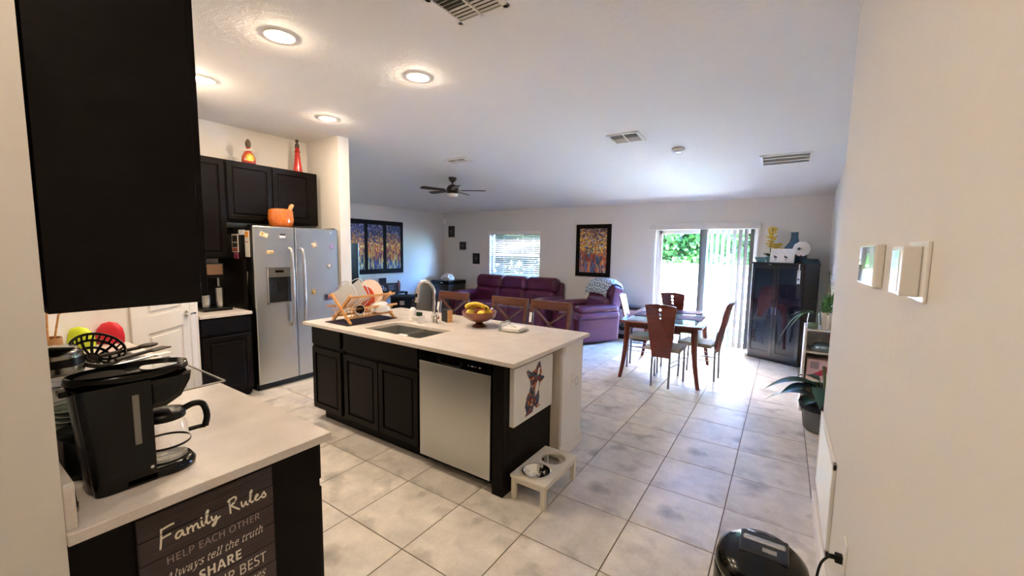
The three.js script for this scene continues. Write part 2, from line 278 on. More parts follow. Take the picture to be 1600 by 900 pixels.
{ // island
  const zf = -2.06, zb = -2.66, top = 0.884;
  const kick = (a, b, o) => part('toe_kick', bx(a, b, 0, 0.1, zb, zf - 0.06), espresso, o);
  const c1 = thingW('base_cabinet', 'narrow espresso base cabinet with one drawer at the fridge end of the island', 'cabinet', [-3.33, 0, -2.36], 'island cabinets');
  part('body', bx(-3.57, -3.106, 0.1, top, zb, zf, 0.002), espresso, c1); kick(-3.5, -3.106, c1);
  frontParts(c1, 'drawer_front', 0.43, 0.15, putZ(-3.555, 0.715, zf), false); frontParts(c1, 'door', 0.43, 0.57, putZ(-3.555, 0.115, zf));
  const c2 = thingW('base_cabinet', 'wide espresso base cabinet with two doors and a blank front under the island sink', 'cabinet', [-2.63, 0, -2.36], 'island cabinets');
  part('body', [bx(-3.1, -3.08, 0.1, top, zb, zf), bx(-2.18, -2.16, 0.1, top, zb, zf), bx(-3.1, -2.16, 0.1, 0.12, zb, zf), bx(-3.1, -2.16, 0.1, top, zb, zb + 0.02), bx(-3.1, -2.16, 0.1, top, zf - 0.02, zf)], espresso, c2); kick(-3.1, -2.16, c2);
  frontParts(c2, 'drawer_front', 0.9, 0.15, putZ(-3.08, 0.715, zf), false); frontParts(c2, 'door', 0.445, 0.57, putZ(-3.08, 0.115, zf)); frontParts(c2, 'door', 0.445, 0.57, putZ(-2.625, 0.115, zf));
  const e = thingW('island_end_panel', 'black-brown end panel of the island beside the dishwasher', 'panel', [-1.45, 0, -2.36]);
  part('post', bx(-1.498, -1.412, 0, top, zf - 0.03, zf + 0.02, 0.002), espresso, e); part('side_panel', bx(-1.43, -1.412, 0, top, zb - 0.02, zf - 0.03, 0.002), espresso, e);
  // dishwasher
  const d = thingW('dishwasher', 'stainless steel dishwasher with black control strip in the island', 'dishwasher', [-1.83, 0, -2.36]);
  part('body', bx(-2.155, -1.5, 0.1, 0.87, zb, zf - 0.005), blackMatte, d); part('toe_kick', bx(-2.155, -1.5, 0.0, 0.1, zb, zf - 0.07), blackMatte, d);
  const dw = new THREE.Shape([[0, 0], [0.642, 0], [0.642, 0.705], [0, 0.705]].map((p) => new THREE.Vector2(...p)));
  part('door', extr(dw, 0.034, 0.004).translate(-2.15, 0.085, zf - 0.004), steelV, d);
  const cp = part('control_panel', bx(-2.15, -1.508, 0.792, 0.872, zf - 0.004, zf + 0.032, 0.004), blackGloss, d);
  part('pocket_handle', [tube([[-1.955, 0.845, zf + 0.033], [-1.945, 0.812, zf + 0.037], [-1.85, 0.806, zf + 0.038], [-1.755, 0.812, zf + 0.037], [-1.745, 0.845, zf + 0.033]], 0.006, 24)], blackPlastic, cp);
  for (const [x, w] of [[-1.665, 0.02], [-1.6, 0.016], [-1.69, 0.006], [-1.63, 0.006]]) part('indicator', bx(x, x + w, 0.826, 0.832, zf + 0.0315, zf + 0.0335), std(0xd8d8d8, 0.4), cp);
  // worktop with sink cut-out
  const sh = rrect(-3.612, -1.305, 1.99, 3.132, 0.006); sh.holes.push(rrect(-2.925, -2.262, 2.135, 2.505, 0.03, new THREE.Path()));
  solo('island_countertop', 'white quartz countertop of the kitchen island with a sink cut-out', 'countertop', extr(sh, 0.03, 0.003).rotateX(-PI / 2).translate(0, 0.884, 0), quartz);
  // double sink
  const s = thingW('sink', 'stainless steel double bowl undermount sink in the island', 'sink', [-2.6, 0.68, -2.32]);
  const bowl = (x0, x1) => { const t = 0.004, y0 = 0.69, y1 = 0.883, z0 = -2.515, z1 = -2.125; part('bowl', [bx(x0, x1, y0, y0 + t, z0, z1), bx(x0, x0 + t, y0, y1, z0, z1), bx(x1 - t, x1, y0, y1, z0, z1), bx(x0, x1, y0, y1, z0, z0 + t), bx(x0, x1, y0, y1, z1 - t, z1)], steel, s); part('drain', lathe([[0, 0], [0.03, 0.001], [0.042, 0.004], [0.044, 0]], 24, (x0 + x1) / 2, y0 + t, -2.34), chrome, s); };
  bowl(-2.935, -2.595); bowl(-2.57, -2.252); part('divider', bx(-2.6, -2.565, 0.86, 0.872, -2.515, -2.125, 0.004), steel, s);
  solo('dishcloth', 'white cloth draped over the divider of the island sink', 'cloth', [bx(-2.625, -2.54, 0.872, 0.882, -2.28, -2.13, 0.004), bx(-2.63, -2.618, 0.78, 0.88, -2.28, -2.13, 0.004), bx(-2.547, -2.535, 0.8, 0.88, -2.27, -2.13, 0.004)], white);
  // pony wall behind the cabinets
  struct('wall_island', [bx(-3.57, -1.335, 0, 0.884, -3.068, -2.685)], std(0xefebe2, 0.6));
  struct('baseboard_island', [bx(-1.335, -1.32, 0, 0.1, -3.083, -2.67, 0.004), bx(-3.57, -1.32, 0, 0.1, -3.083, -3.068, 0.004)], trimPaint);
  const cb = solo('corbel_trim', 'beige pilaster strip with a flared top on the end of the island wall', 'trim', [bx(-1.41, -1.33, 0.02, 0.8, -2.7, -2.664, 0.003), extr([[-1.41, 0.8], [-1.33, 0.8], [-1.322, 0.825], [-1.312, 0.84], [-1.312, 0.884], [-1.41, 0.884]], 0.05, 0.003).translate(0, 0, -2.705)], std(0xcabfae, 0.6));
  const pl = thingW('plug_in_night_light', 'round white plug-in device on an outlet of the island end wall', 'night light', [-1.33, 0.52, -2.885]);
  part('wall_plate', bx(-1.336, -1.331, 0.51, 0.63, -2.93, -2.855, 0.003), whitePl, pl); part('disc', new THREE.CylinderGeometry(0.034, 0.036, 0.03, 28).rotateZ(PI / 2).translate(-1.316, 0.575, -2.885), whitePl, pl); part('bezel', new THREE.TorusGeometry(0.03, 0.003, 8, 28).rotateY(PI / 2).translate(-1.302, 0.575, -2.885), silver, pl);
}
{ // canvas print of a dog on the island end
  const t = canvasTex(512, 400, (x, w, h) => {
    x.fillStyle = '#e9e6df'; x.fillRect(0, 0, w, h);
    x.translate(265, 0); x.scale(1.9, 1); x.translate(-265, 0); const body = [[265, 65], [282, 22], [298, 18], [304, 70], [312, 104], [304, 128], [322, 138], [332, 150], [318, 168], [300, 180], [290, 230], [296, 280], [290, 330], [304, 352], [276, 358], [258, 330], [252, 350], [248, 368], [196, 376], [206, 350], [196, 300], [206, 240], [222, 205], [232, 170], [226, 120], [210, 86], [202, 52], [212, 44], [236, 72]];
    x.save(); x.beginPath(); body.forEach((p, i) => (i ? x.lineTo(...p) : x.moveTo(...p))); x.closePath(); x.clip(); x.fillStyle = '#4a5568'; x.fillRect(0, 0, w, h);
    const pal = ['#2d3e57', '#5c7189', '#8a4a34', '#b8683f', '#34262a', '#7b3440', '#c98d64', '#46586b', '#6d2f2c']; let s = 5; const q = () => { s = (s * 16807) % 2147483647; return s / 2147483647; };
    for (let k = 0; k < 420; k++) { x.fillStyle = pal[Math.floor(q() * pal.length)]; x.beginPath(); const a = 180 + q() * 170, b = q() * h, r = 6 + q() * 16; x.ellipse(a, b, r, r * 0.5, q() * 3, 0, 7); x.fill(); }
    x.fillStyle = '#ece7df'; x.beginPath(); x.ellipse(288, 92, 8, 34, 0.1, 0, 7); x.fill(); x.beginPath(); x.ellipse(278, 205, 12, 50, 0.15, 0, 7); x.fill();
    x.strokeStyle = '#7a3b1e'; x.lineWidth = 7; x.beginPath(); x.moveTo(236, 138); x.lineTo(306, 160); x.stroke(); x.restore();
    x.fillStyle = '#241c1e'; for (const [a, b] of [[262, 92], [300, 88]]) { x.beginPath(); x.arc(a, b, 5, 0, 7); x.fill(); } x.beginPath(); x.ellipse(290, 118, 8, 5, 0, 0, 7); x.fill();
  });
  const o = thingW('dog_canvas', 'stretched canvas print of a sitting dog in patchwork colours on the island end', 'picture', [-1.39, 0.45, -2.37]);
  part('canvas', bx(-1.412, -1.378, 0.452, 0.838, -2.625, -2.108, 0.002), std(0xe9e6df, 0.8), o);
  part('print', yaw(print(0.515, 0.384), PI / 2).translate(-1.3775, 0.645, -2.3665), std(0xffffff, 0.8, { map: t }), o);
}
{ // pet feeder
  const o = thingW('pet_feeder', 'small cream wooden raised pet feeder with two round holes', 'pet feeder', [-1.245, 0, -2.3]);
  const x0 = -1.375, x1 = -1.115, z0 = -2.535, z1 = -2.065, y = 0.165; const cream = std(0xe3dccb, 0.5);
  const sh = rrect(x0, x1, -z1, -z0, 0.012); sh.holes.push(circ(-1.25, 2.19, 0.083)); sh.holes.push(circ(-1.24, 2.405, 0.083));
  part('top', extr(sh, 0.018, 0.003).rotateX(-PI / 2).translate(0, y - 0.018, 0), cream, o);
  for (const x of [x0 + 0.008, x1 - 0.038]) for (const z of [z0 + 0.008, z1 - 0.038]) part('leg', bx(x, x + 0.03, 0, y - 0.018, z, z + 0.03, 0.003), cream, o);
  part('apron', [bx(x0 + 0.03, x1 - 0.03, y - 0.05, y - 0.018, z1 - 0.03, z1 - 0.014), bx(x0 + 0.03, x1 - 0.03, y - 0.05, y - 0.018, z0 + 0.014, z0 + 0.03), bx(x1 - 0.03, x1 - 0.014, y - 0.05, y - 0.018, z0 + 0.03, z1 - 0.03), bx(x0 + 0.014, x0 + 0.03, y - 0.05, y - 0.018, z0 + 0.03, z1 - 0.03)], cream, o);
  const b = thingW('pet_bowl', 'stainless steel pet bowl sitting in the near hole of the feeder', 'bowl', [-1.25, 0.1, -2.19]);
  part('bowl', lathe([[0, 0.105], [0.05, 0.105], [0.068, 0.13], [0.08, 0.166], [0.092, 0.168], [0.094, 0.172], [0.089, 0.174], [0.08, 0.171], [0.066, 0.135], [0.048, 0.11], [0, 0.11]], 40, -1.25, 0, -2.19), chrome, b);
}
{ // bar stools with X backs
  const o = thing('bar_stool', 'brown wooden X-back bar stool behind the island, beside the black frame by the faucet', 'bar stool', [0, 0, 0], 0, 'X-back bar stools along the island');
  const w = 0.43, zB = -0.19, H = 1.105;
  part('seat', bx(-0.21, 0.21, 0.62, 0.66, -0.17, 0.2, 0.015), walnut, o);
  for (const s of [-1, 1]) { part('back_leg', [bar([s * 0.2, 0, -0.2], [s * 0.2, 0.64, -0.17], 0.036, 0.036), bar([s * 0.2, 0.62, -0.17], [s * 0.205, H, -0.245], 0.036, 0.03)], walnut, o); part('front_leg', bar([s * 0.185, 0, 0.185], [s * 0.185, 0.62, 0.175], 0.036, 0.036), walnut, o); }
  const zt = (y) => -0.17 - 0.075 * (y - 0.62) / (H - 0.62);
  part('top_rail', new RoundedBoxGeometry(0.41, 0.085, 0.024, 2, 0.005).translate(0, 1.06, zt(1.06)), walnut, o);
  part('lower_rail', bx(-0.19, 0.19, 0.72, 0.75, zt(0.73) - 0.01, zt(0.73) + 0.01, 0.003), walnut, o);
  for (const s of [-1, 1]) part('cross_slat', bar([s * 0.185, 0.745, zt(0.745) + s * 0.006], [-s * 0.185, 1.02, zt(1.02) + s * 0.006], 0.014, 0.036, 0, [0, 0, 1].map((v, i) => (i === 2 ? 1 : 0))), walnut, o);
  part('footrest', [bx(-0.18, 0.18, 0.2, 0.225, 0.165, 0.19), bx(-0.19, -0.17, 0.26, 0.285, -0.18, 0.18), bx(0.17, 0.19, 0.26, 0.285, -0.18, 0.18)], walnut, o);
  const sl = part('post_glare', bar([-0.205, 0.88, -0.2035], [-0.2055, 0.975, -0.219], 0.026, 0.034), std(0xf2efe8, 0.5), o); sl.userData.label = 'white strip painted as glare on the back post';  // white strip on the post stands in for reflected glare
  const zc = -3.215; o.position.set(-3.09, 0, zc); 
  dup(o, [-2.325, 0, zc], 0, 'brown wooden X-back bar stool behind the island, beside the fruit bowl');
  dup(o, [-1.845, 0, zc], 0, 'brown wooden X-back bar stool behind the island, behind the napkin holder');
}
{ // things on the island
  // drying mat and rack
  const A = onY(514, 503, 0.914), B = onY(546, 509, 0.914);
  solo('drying_mat', 'dark purple drying mat under the bamboo dish rack', 'mat', bx(-3.42, -3.08, 0.914, 0.921, -2.63, -2.09, 0.003), std(0x1d1530, 0.95));
  const o = thing('dish_rack', 'folding bamboo dish rack with two tiers of slats on the island', 'dish rack', [-3.25, 0.921, -2.37], PI / 2);
  // local: long axis x -0.24..0.24, crossed legs at both ends (in the y-z plane)
  const L = 0.235; const rod1 = (a, b, r) => rod(a, b, r, 8);
  for (const s of [-1, 1]) { part('cross_leg', bar([s * L, 0, 0.15], [s * L, 0.25, -0.13], 0.016, 0.022), bamboo, o); part('cross_leg', bar([s * (L - 0.018), 0, -0.15], [s * (L - 0.018), 0.25, 0.13], 0.016, 0.022), bamboo, o); }
  for (const [y, z] of [[0.235, 0.14], [0.235, -0.14], [0.135, 0.17], [0.135, -0.17], [0.05, 0.1], [0.05, -0.1], [0.14, 0.0]]) part('long_rail', bar([-L - 0.02, y, z], [L + 0.02, y, z], 0.014, 0.018), bamboo, o);
  for (let k = 0; k <= 14; k++) { const x = -L + 0.025 + k * (2 * L - 0.05) / 14; for (const s of [-1, 1]) { part('dowel', rod1([x, 0.235, s * 0.14], [x, 0.13, s * 0.02], 0.004), bamboo, o); part('dowel', rod1([x, 0.135, s * 0.17], [x, 0.05, s * 0.1], 0.004), bamboo, o); } }
  const disc = (r, x, y, z, tilt, m, n, lab, tn = 0.006) => { const q = thing(n, lab, 'plate', [x, y, z]); part('plate', lathe([[0, 0], [r * 0.6, 0], [r, tn * 2.2], [r, tn * 2.2 + 0.003], [r * 0.6, 0.004], [0, 0.004]], 36).rotateZ(PI / 2 - tilt), m, q); return q; };
  const trayM = phy(0xdfe2e6, 0.25, { transmission: 0.35, thickness: 0 });
  const tray = (x, y, z, w, h, tilt, turn, lab) => { const q = thing('plastic_lid', lab, 'lid', [x, y, z], turn); part('panel', new RoundedBoxGeometry(w * 0.97, h * 0.97, 0.003, 2, 0.001).rotateX(-tilt).rotateZ(0.62).translate(0, 0.02, 0), trayM, q); part('rim', tube([[-w / 2, -h / 2, 0], [w / 2, -h / 2, 0], [w / 2, h / 2, 0], [-w / 2, h / 2, 0]].map((p) => p), 0.004, 60, 6, true).rotateX(-tilt).rotateZ(0.62).translate(0, 0.02, 0), std(0xb9c0cc, 0.4), q); };
  tray(-3.25, 1.14, -2.3, 0.21, 0.21, 0.12, 0.35, 'clear plastic container lid standing in the dish rack, in front of the orange plate');
  tray(-3.27, 1.13, -2.2, 0.2, 0.2, 0.1, 0.3, 'clear plastic container lid standing at the fridge end of the dish rack');
  disc(0.115, -3.24, 1.12, -2.38, 0.08, std(0xe2553a, 0.35), 'dinner_plate', 'orange-red plate standing in the dish rack').rotation.y = 1.95;
  disc(0.15, -3.26, 1.14, -2.46, 0.14, phy(0xefe6d8, 0.3), 'dinner_plate', 'large cream plate standing in the dish rack').rotation.y = 1.85;
  const mug = thing('tumbler', 'white tumbler with black inside lying in the lower tier of the dish rack', 'cup', [-3.1, 1.03, -2.22], 1.05);
  part('wall', lathe([[0, -0.09], [0.03, -0.09], [0.035, 0], [0.04, 0.07], [0.037, 0.07], [0.031, -0.05], [0, -0.06]], 28).rotateX(PI / 2 - 0.35), whitePl, mug); part('lining', lathe([[0.0, -0.02], [0.031, -0.02], [0.0368, 0.069]], 28).rotateX(PI / 2 - 0.35), blackMatte, mug);
  const bw = solo('serving_bowl', 'milky white plastic bowl upside down in the dish rack', 'bowl', lathe([[0.0, 0.07], [0.05, 0.066], [0.08, 0.04], [0.095, 0], [0.093, 0], [0.078, 0.037], [0.05, 0.062], [0.0, 0.066]], 36).scale(0.8, 1, 1.2).rotateZ(-0.3).translate(-3.13, 1.02, -2.46), phy(0xf0ece4, 0.35, { transmission: 0.2, thickness: 0 }));
  // soap bottle, caddy, sponge
  const sp = thing('soap_bottle', 'white soap bottle with black pump beside the sink', 'bottle', [-2.83, 0.914, -2.6]);
  part('bottle', lathe([[0, 0], [0.034, 0.002], [0.036, 0.02], [0.034, 0.1], [0.024, 0.125], [0.014, 0.132], [0.014, 0.14], [0, 0.14]], 28), whitePl, sp); part('pump', [cyl(0.016, 0.014, 0.138, 0.158), cyl(0.005, 0.005, 0.158, 0.19), bx(-0.012, 0.045, 0.186, 0.2, -0.01, 0.01, 0.004)], blackPlastic, sp);
  const cd = thing('sponge_caddy', 'white slotted plastic caddy beside the kitchen faucet', 'caddy', [-2.745, 0.914, -2.585], -0.25);
  part('basket', [bx(-0.055, 0.055, 0, 0.004, -0.035, 0.035), bx(-0.055, 0.055, 0, 0.05, -0.037, -0.033), bx(-0.057, -0.053, 0, 0.07, -0.035, 0.035), bx(0.053, 0.057, 0, 0.07, -0.035, 0.035), bx(-0.055, 0.055, 0.05, 0.07, 0.032, 0.036), bx(-0.055, 0.055, 0, 0.014, 0.032, 0.036)], whitePl, cd);
  for (let k = 0; k < 7; k++) part('bar', bx(-0.05 + k * 0.016, -0.043 + k * 0.016, 0.012, 0.052, 0.032, 0.036), whitePl, cd);
  solo('sponge', 'dark green sponge in the white caddy', 'sponge', bx(-2.775, -2.715, 0.92, 1.012, -2.61, -2.585, 0.006), std(0x16381d, 0.95));
  // faucet
  const f = thing('kitchen_faucet', 'chrome pull-down gooseneck faucet on the island', 'faucet', [-2.62, 0.914, -2.66]);
  part('base', lathe([[0, 0], [0.032, 0], [0.032, 0.012], [0.026, 0.02], [0.026, 0.07], [0.02, 0.085], [0, 0.085]], 28), chrome, f);
  part('neck', tube([[0, 0.08, 0], [0, 0.25, 0], [-0.004, 0.32, 0.006], [-0.03, 0.37, 0.03], [-0.062, 0.385, 0.062], [-0.09, 0.36, 0.09], [-0.1, 0.31, 0.1]], 0.0125, 48, 14), chrome, f);
  part('spray_head', [rod([-0.1, 0.315, 0.1], [-0.106, 0.21, 0.106], 0.018, 18), rod([-0.106, 0.21, 0.106], [-0.107, 0.195, 0.107], 0.021, 18)], chrome, f); part('spray_button', bx(-0.112, -0.09, 0.24, 0.275, 0.115, 0.125, 0.003), blackPlastic, f);
  part('lever', [rod([0.02, 0.055, 0], [0.055, 0.06, 0.01], 0.016, 14), rod([0.05, 0.06, 0.01], [0.075, 0.14, 0.02], 0.007, 10)], chrome, f);
  const bf = solo('black_caddy_box', 'black square box with wooden edge standing beside the faucet', 'box', [bx(-0.06, 0.06, 0, 0.115, -0.025, 0.025, 0.002)].map((g) => yaw(g, -0.35).translate(-2.585, 0.914, -2.79)), blackMatte);
  // the box's wooden side
  { const q = mesh('wooden_side', yaw(bx(0.06, 0.064, 0, 0.115, -0.025, 0.025), -0.35).translate(0, 0, 0), bamboo, null); bf.add(q); }
  // fruit bowl
  const b = thing('fruit_bowl', 'wooden pedestal fruit bowl on the island', 'bowl', [-2.2, 0.914, -2.79]);
  part('bowl', lathe([[0, 0.04], [0.03, 0.04], [0.08, 0.055], [0.14, 0.09], [0.152, 0.13], [0.15, 0.138], [0.144, 0.136], [0.132, 0.098], [0.075, 0.066], [0, 0.06]], 48), phy(0xffffff, 0.3, { map: woodGrain([0.42, 0.2, 0.1], [0.62, 0.33, 0.18], 1, 256, 21), clearcoat: 0.5 }), b);
  part('foot', lathe([[0, 0], [0.065, 0], [0.066, 0.008], [0.035, 0.025], [0.03, 0.042], [0, 0.042]], 36), walnut, b);
  const ban = std(0xe9c23a, 0.45), lemon = std(0xefd03f, 0.4);
  const grp = 'fruit in the wooden bowl';
  for (const [k, z] of [[0, -0.02], [1, 0.015], [2, 0.05]]) { const q = thing('banana', 'ripe yellow banana lying in the wooden fruit bowl', 'banana', [-2.21, 1.065, -2.79 + z], 0.3 + k * 0.12, grp); const pts = []; for (let i = 0; i <= 8; i++) { const a = -1.05 + i * 0.2625; pts.push([Math.sin(a) * 0.085, Math.cos(a) * 0.05 - 0.02 + 0.012 * k, 0]); } part('fruit', tube(pts, 0.018, 20, 10), ban, q); part('tip', [sph(0.014, ...pts[8], 1, 1, 1, 10), sph(0.016, ...pts[0], 1, 1, 1, 10)], k === 1 ? std(0x5c4a1c, 0.6) : ban, q); }
  for (const [x, z] of [[-2.14, -2.74], [-2.27, -2.75], [-2.15, -2.85]]) solo('lemon', 'yellow lemon in the wooden fruit bowl', 'lemon', sph(0.032, x, 1.035, z, 1.25, 1, 1), lemon, grp);
  solo('onion', 'pale pink onion at the rim of the wooden fruit bowl', 'onion', sph(0.03, -2.29, 1.035, -2.81, 1, 0.9, 1), std(0xd9a184, 0.4), grp);
  // napkin holder
  const n = thing('napkin_holder', 'flat metal wire napkin holder on the island', 'napkin holder', [-1.86, 0.914, -2.83], 0.12); const wire = std(0x8f9188, 0.3, { metalness: 0.7 });
  part('frame', [tube([[-0.095, 0.004, 0.09], [0.095, 0.004, 0.09], [0.095, 0.004, -0.09], [-0.095, 0.004, -0.09]], 0.0028, 60, 6, true), ...[-0.095, -0.088, -0.08].map((x) => tube([[x, 0.004, 0.09], [x, 0.045, 0.088], [x, 0.07, 0.05], [x, 0.06, 0.0], [x, 0.07, -0.05], [x, 0.045, -0.088], [x, 0.004, -0.09]], 0.0022, 30, 6))], wire, n);
  part('arm', tube([[-0.085, 0.065, 0.04], [-0.02, 0.06, 0.05], [0.04, 0.042, 0.06], [0.1, 0.015, 0.09]], 0.003, 20, 6), wire, n);
  solo('paper_napkins', 'stack of white paper napkins in the wire holder', 'napkins', [bx(-0.075, 0.09, 0.004, 0.035, -0.08, 0.08, 0.008)].map((g) => yaw(g, 0.12).translate(-1.86, 0.914, -2.83)), white);
}

// ---------- fridge wall ----------
{
  const o = thingW('refrigerator', 'stainless steel side-by-side refrigerator with ice and water dispenser', 'refrigerator', [-5, 0, -2.56]);
  const xb = -4.725, xf = -4.66, z0 = -2.07, z1 = -3.05, zm = -2.512, y0 = 0.075, y1 = 1.805;
  part('body', bx(XK + 0.03, xb, 0.02, 1.79, z1 + 0.005, z0 - 0.005, 0.006), std(0x0e0d0d, 0.35), o);
  part('kick_grille', [bx(xb - 0.02, xb + 0.02, 0.015, 0.07, z1 + 0.02, z0 - 0.02)], blackMatte, o);
  const doorG = (a, b) => extr(rrect(-a, -b, y0, y1, 0.012), xf - xb, 0.012).rotateY(PI / 2).translate(xb, 0, 0);
  // after rotation local x runs towards -z
  const ld = part('freezer_door', doorG(z0, zm + 0.004), steelV, o), rd = part('fridge_door', doorG(zm - 0.004, z1), steelV, o);
  for (const [d, z] of [[ld, -2.445], [rd, -2.575]]) part('handle', [tube([[xf - 0.005, 1.565, z], [xf + 0.04, 1.55, z], [xf + 0.062, 1.4, z], [xf + 0.066, 1.13, z], [xf + 0.062, 0.86, z], [xf + 0.04, 0.71, z], [xf - 0.005, 0.695, z]], 0.0165, 48, 12)], silver, d);
  const dp = part('dispenser', [bx(xf - 0.01, xf + 0.012, 0.955, 1.365, -2.192, -2.206), bx(xf - 0.01, xf + 0.012, 0.955, 1.365, -2.444, -2.458), bx(xf - 0.01, xf + 0.012, 0.955, 0.97, -2.192, -2.458), bx(xf - 0.01, xf + 0.012, 1.355, 1.365, -2.192, -2.458)], silver, ld);
  part('dispenser_recess', [bx(xf - 0.005, xf + 0.003, 0.97, 1.25, -2.206, -2.444)], std(0x050505, 0.25), ld); part('dispenser_controls', bx(xf - 0.005, xf + 0.008, 1.25, 1.355, -2.206, -2.444, 0.003), std(0x55534e, 0.3), ld);
  part('dispenser_display', bx(xf + 0.007, xf + 0.0095, 1.3, 1.325, -2.28, -2.37), blackGloss, ld); part('dispenser_paddle', [bx(xf + 0.002, xf + 0.008, 1.08, 1.2, -2.3, -2.35, 0.002)], blackPlastic, ld);
  for (const z of [z0 - 0.05, z1 + 0.05]) part('hinge_cap', bx(xb - 0.1, xf - 0.01, 1.79, 1.815, z - 0.03, z + 0.03, 0.006), blackPlastic, o);
  for (const z of [-2.1, -3.0]) part('foot', cyl(0.02, 0.02, 0, 0.03, xb - 0.01, z), blackPlastic, o);
  // magnets on the doors
  const magM = (c) => std(c, 0.5);
  const grp = 'fridge magnets';
  const mg = (px, py, w, h, rot, n, lab, base, draw) => {
    const p = onX(px, py, xf + 0.001), q = thing(n, lab, 'magnet', [p.x, p.y, p.z], PI / 2, grp);
    part('back', new RoundedBoxGeometry(w, h, 0.008, 2, 0.003).rotateZ(rot).translate(0, 0, 0.004), magM(base), q);
    for (const [x, y, a, b, c] of draw) part('motif', new RoundedBoxGeometry(a, b, 0.005, 2, 0.002).translate(x, y, 0.009).rotateZ(rot), magM(c), q);
  };
  mg(412, 367, 0.085, 0.05, -0.35, 'souvenir_magnet', 'cream rectangular souvenir magnet at the top corner of the freezer door', 0xd8c9a0, [[-0.02, 0.005, 0.025, 0.025, 0xb48d4d], [0.02, 0, 0.02, 0.03, 0xe8e2d0]]);
  mg(441, 369, 0.06, 0.045, 0, 'cup_magnet', 'white cup magnet with black top on the freezer door', 0xf0f0f0, [[0, 0.016, 0.062, 0.016, 0x15161a], [0.004, -0.008, 0.03, 0.01, 0xd5d7dd]]);
  mg(422, 394, 0.075, 0.04, 0.05, 'shell_magnet', 'tan shell-shaped magnet above the dispenser', 0xc9ab7e, [[-0.015, 0.004, 0.025, 0.02, 0xe3cfa5], [0.015, -0.002, 0.025, 0.022, 0xa9854f]]);
  mg(491, 383, 0.06, 0.055, 0.4, 'souvenir_magnet', 'tilted tan square magnet near the top of the fridge door', 0xc4a67c, [[0, 0, 0.03, 0.03, 0xe2d5bc]]);
  mg(518, 385, 0.05, 0.06, 0.2, 'flower_magnet', 'lilac flower magnet near the edge of the fridge door', 0xab95bd, [[0, 0, 0.03, 0.02, 0xc8b8d6]]);
  mg(514, 415, 0.06, 0.06, 0.6, 'tile_magnet', 'tilted grey-brown tile magnet in the middle of the fridge door', 0x8d8272, [[0, 0, 0.035, 0.035, 0xd9d4c8]]);
  mg(490, 456, 0.055, 0.065, -0.1, 'tile_magnet', 'small mustard tile magnet low on the fridge door', 0xa98d55, [[0.006, 0.004, 0.02, 0.026, 0xd9bf8b], [-0.014, -0.01, 0.014, 0.02, 0x6a5230]]);
  mg(514, 464, 0.12, 0.075, 0, 'photo_magnet', 'dark landscape photo magnet low on the fridge door, behind the dish rack', 0x4a5168, [[0.0, -0.005, 0.035, 0.035, 0x8a4a55], [-0.035, 0.005, 0.02, 0.04, 0x2b2a33]]);
  mg(516, 364, 0.035, 0.035, 0, 'glass_magnet', 'small pale blue round magnet at the top corner of the fridge door', 0x9fb8c8, [[0, 0, 0.018, 0.018, 0xc3d5df]]);
  // notes on the fridge side facing the small counter
  const sd = (px, py, w, h, rot, n, lab, cat, base, draw = []) => {
    const p = onZ(px, py, z0 + 0.001), q = thing(n, lab, cat, [p.x, p.y, p.z], 0, 'things stuck to the side of the refrigerator');
    part('card', new RoundedBoxGeometry(w, h, 0.006, 2, 0.002).rotateZ(rot).translate(0, 0, 0.003), std(base, 0.55), q);
    for (const [x, y, a, b, c] of draw) part('picture', new RoundedBoxGeometry(a, b, 0.003, 2, 0.001).translate(x, y, 0.0065).rotateZ(rot), std(c, 0.55), q);
  };
  sd(368, 380, 0.15, 0.2, 0, 'photo_card', 'tall photo card with dark and red pictures on the fridge side', 'card', 0xd8cfc4, [[0, 0.05, 0.12, 0.07, 0x2a2320], [0, -0.02, 0.12, 0.05, 0x3b322a], [0, -0.07, 0.12, 0.035, 0xb2523a]]);
  sd(378, 363, 0.14, 0.055, 0, 'paper_note', 'small white paper note at the top of the fridge side', 'note', 0xd9d4ca);
  sd(387, 381, 0.1, 0.28, 0, 'bookmark_card', 'long rounded white bookmark with orange top on the fridge side', 'card', 0xd5cfc8, [[0, 0.1, 0.08, 0.06, 0xd98a2f], [0, 0.02, 0.07, 0.01, 0xb05a4a]]);
  sd(383, 437, 0.12, 0.2, -0.18, 'paper_note', 'tilted white paper note low on the fridge side', 'note', 0xe2dad2);
  sd(370, 405, 0.1, 0.14, 0, 'pink_photo', 'pink photo magnet above the pink pouch on the fridge side', 'magnet', 0xb2577c, [[0, 0.01, 0.06, 0.08, 0x8f3a52]]);
  const p = onZ(366, 433, z0 + 0.001), q = thing('magnetic_pouch', 'pink magnetic pencil pouch on the fridge side', 'pouch', [p.x, p.y, p.z]);
  part('pocket', [bx(-0.08, 0.08, -0.05, 0.05, 0, 0.05, 0.008)], std(0xc583ad, 0.5), q); for (const [x, c] of [[-0.05, 0xd5c84c], [-0.02, 0x5d8f4e], [0.01, 0x3a3a3a]]) part('pen', rod([x, 0.0, 0.025], [x - 0.02, 0.11, 0.025], 0.006), std(c, 0.4), q);
}
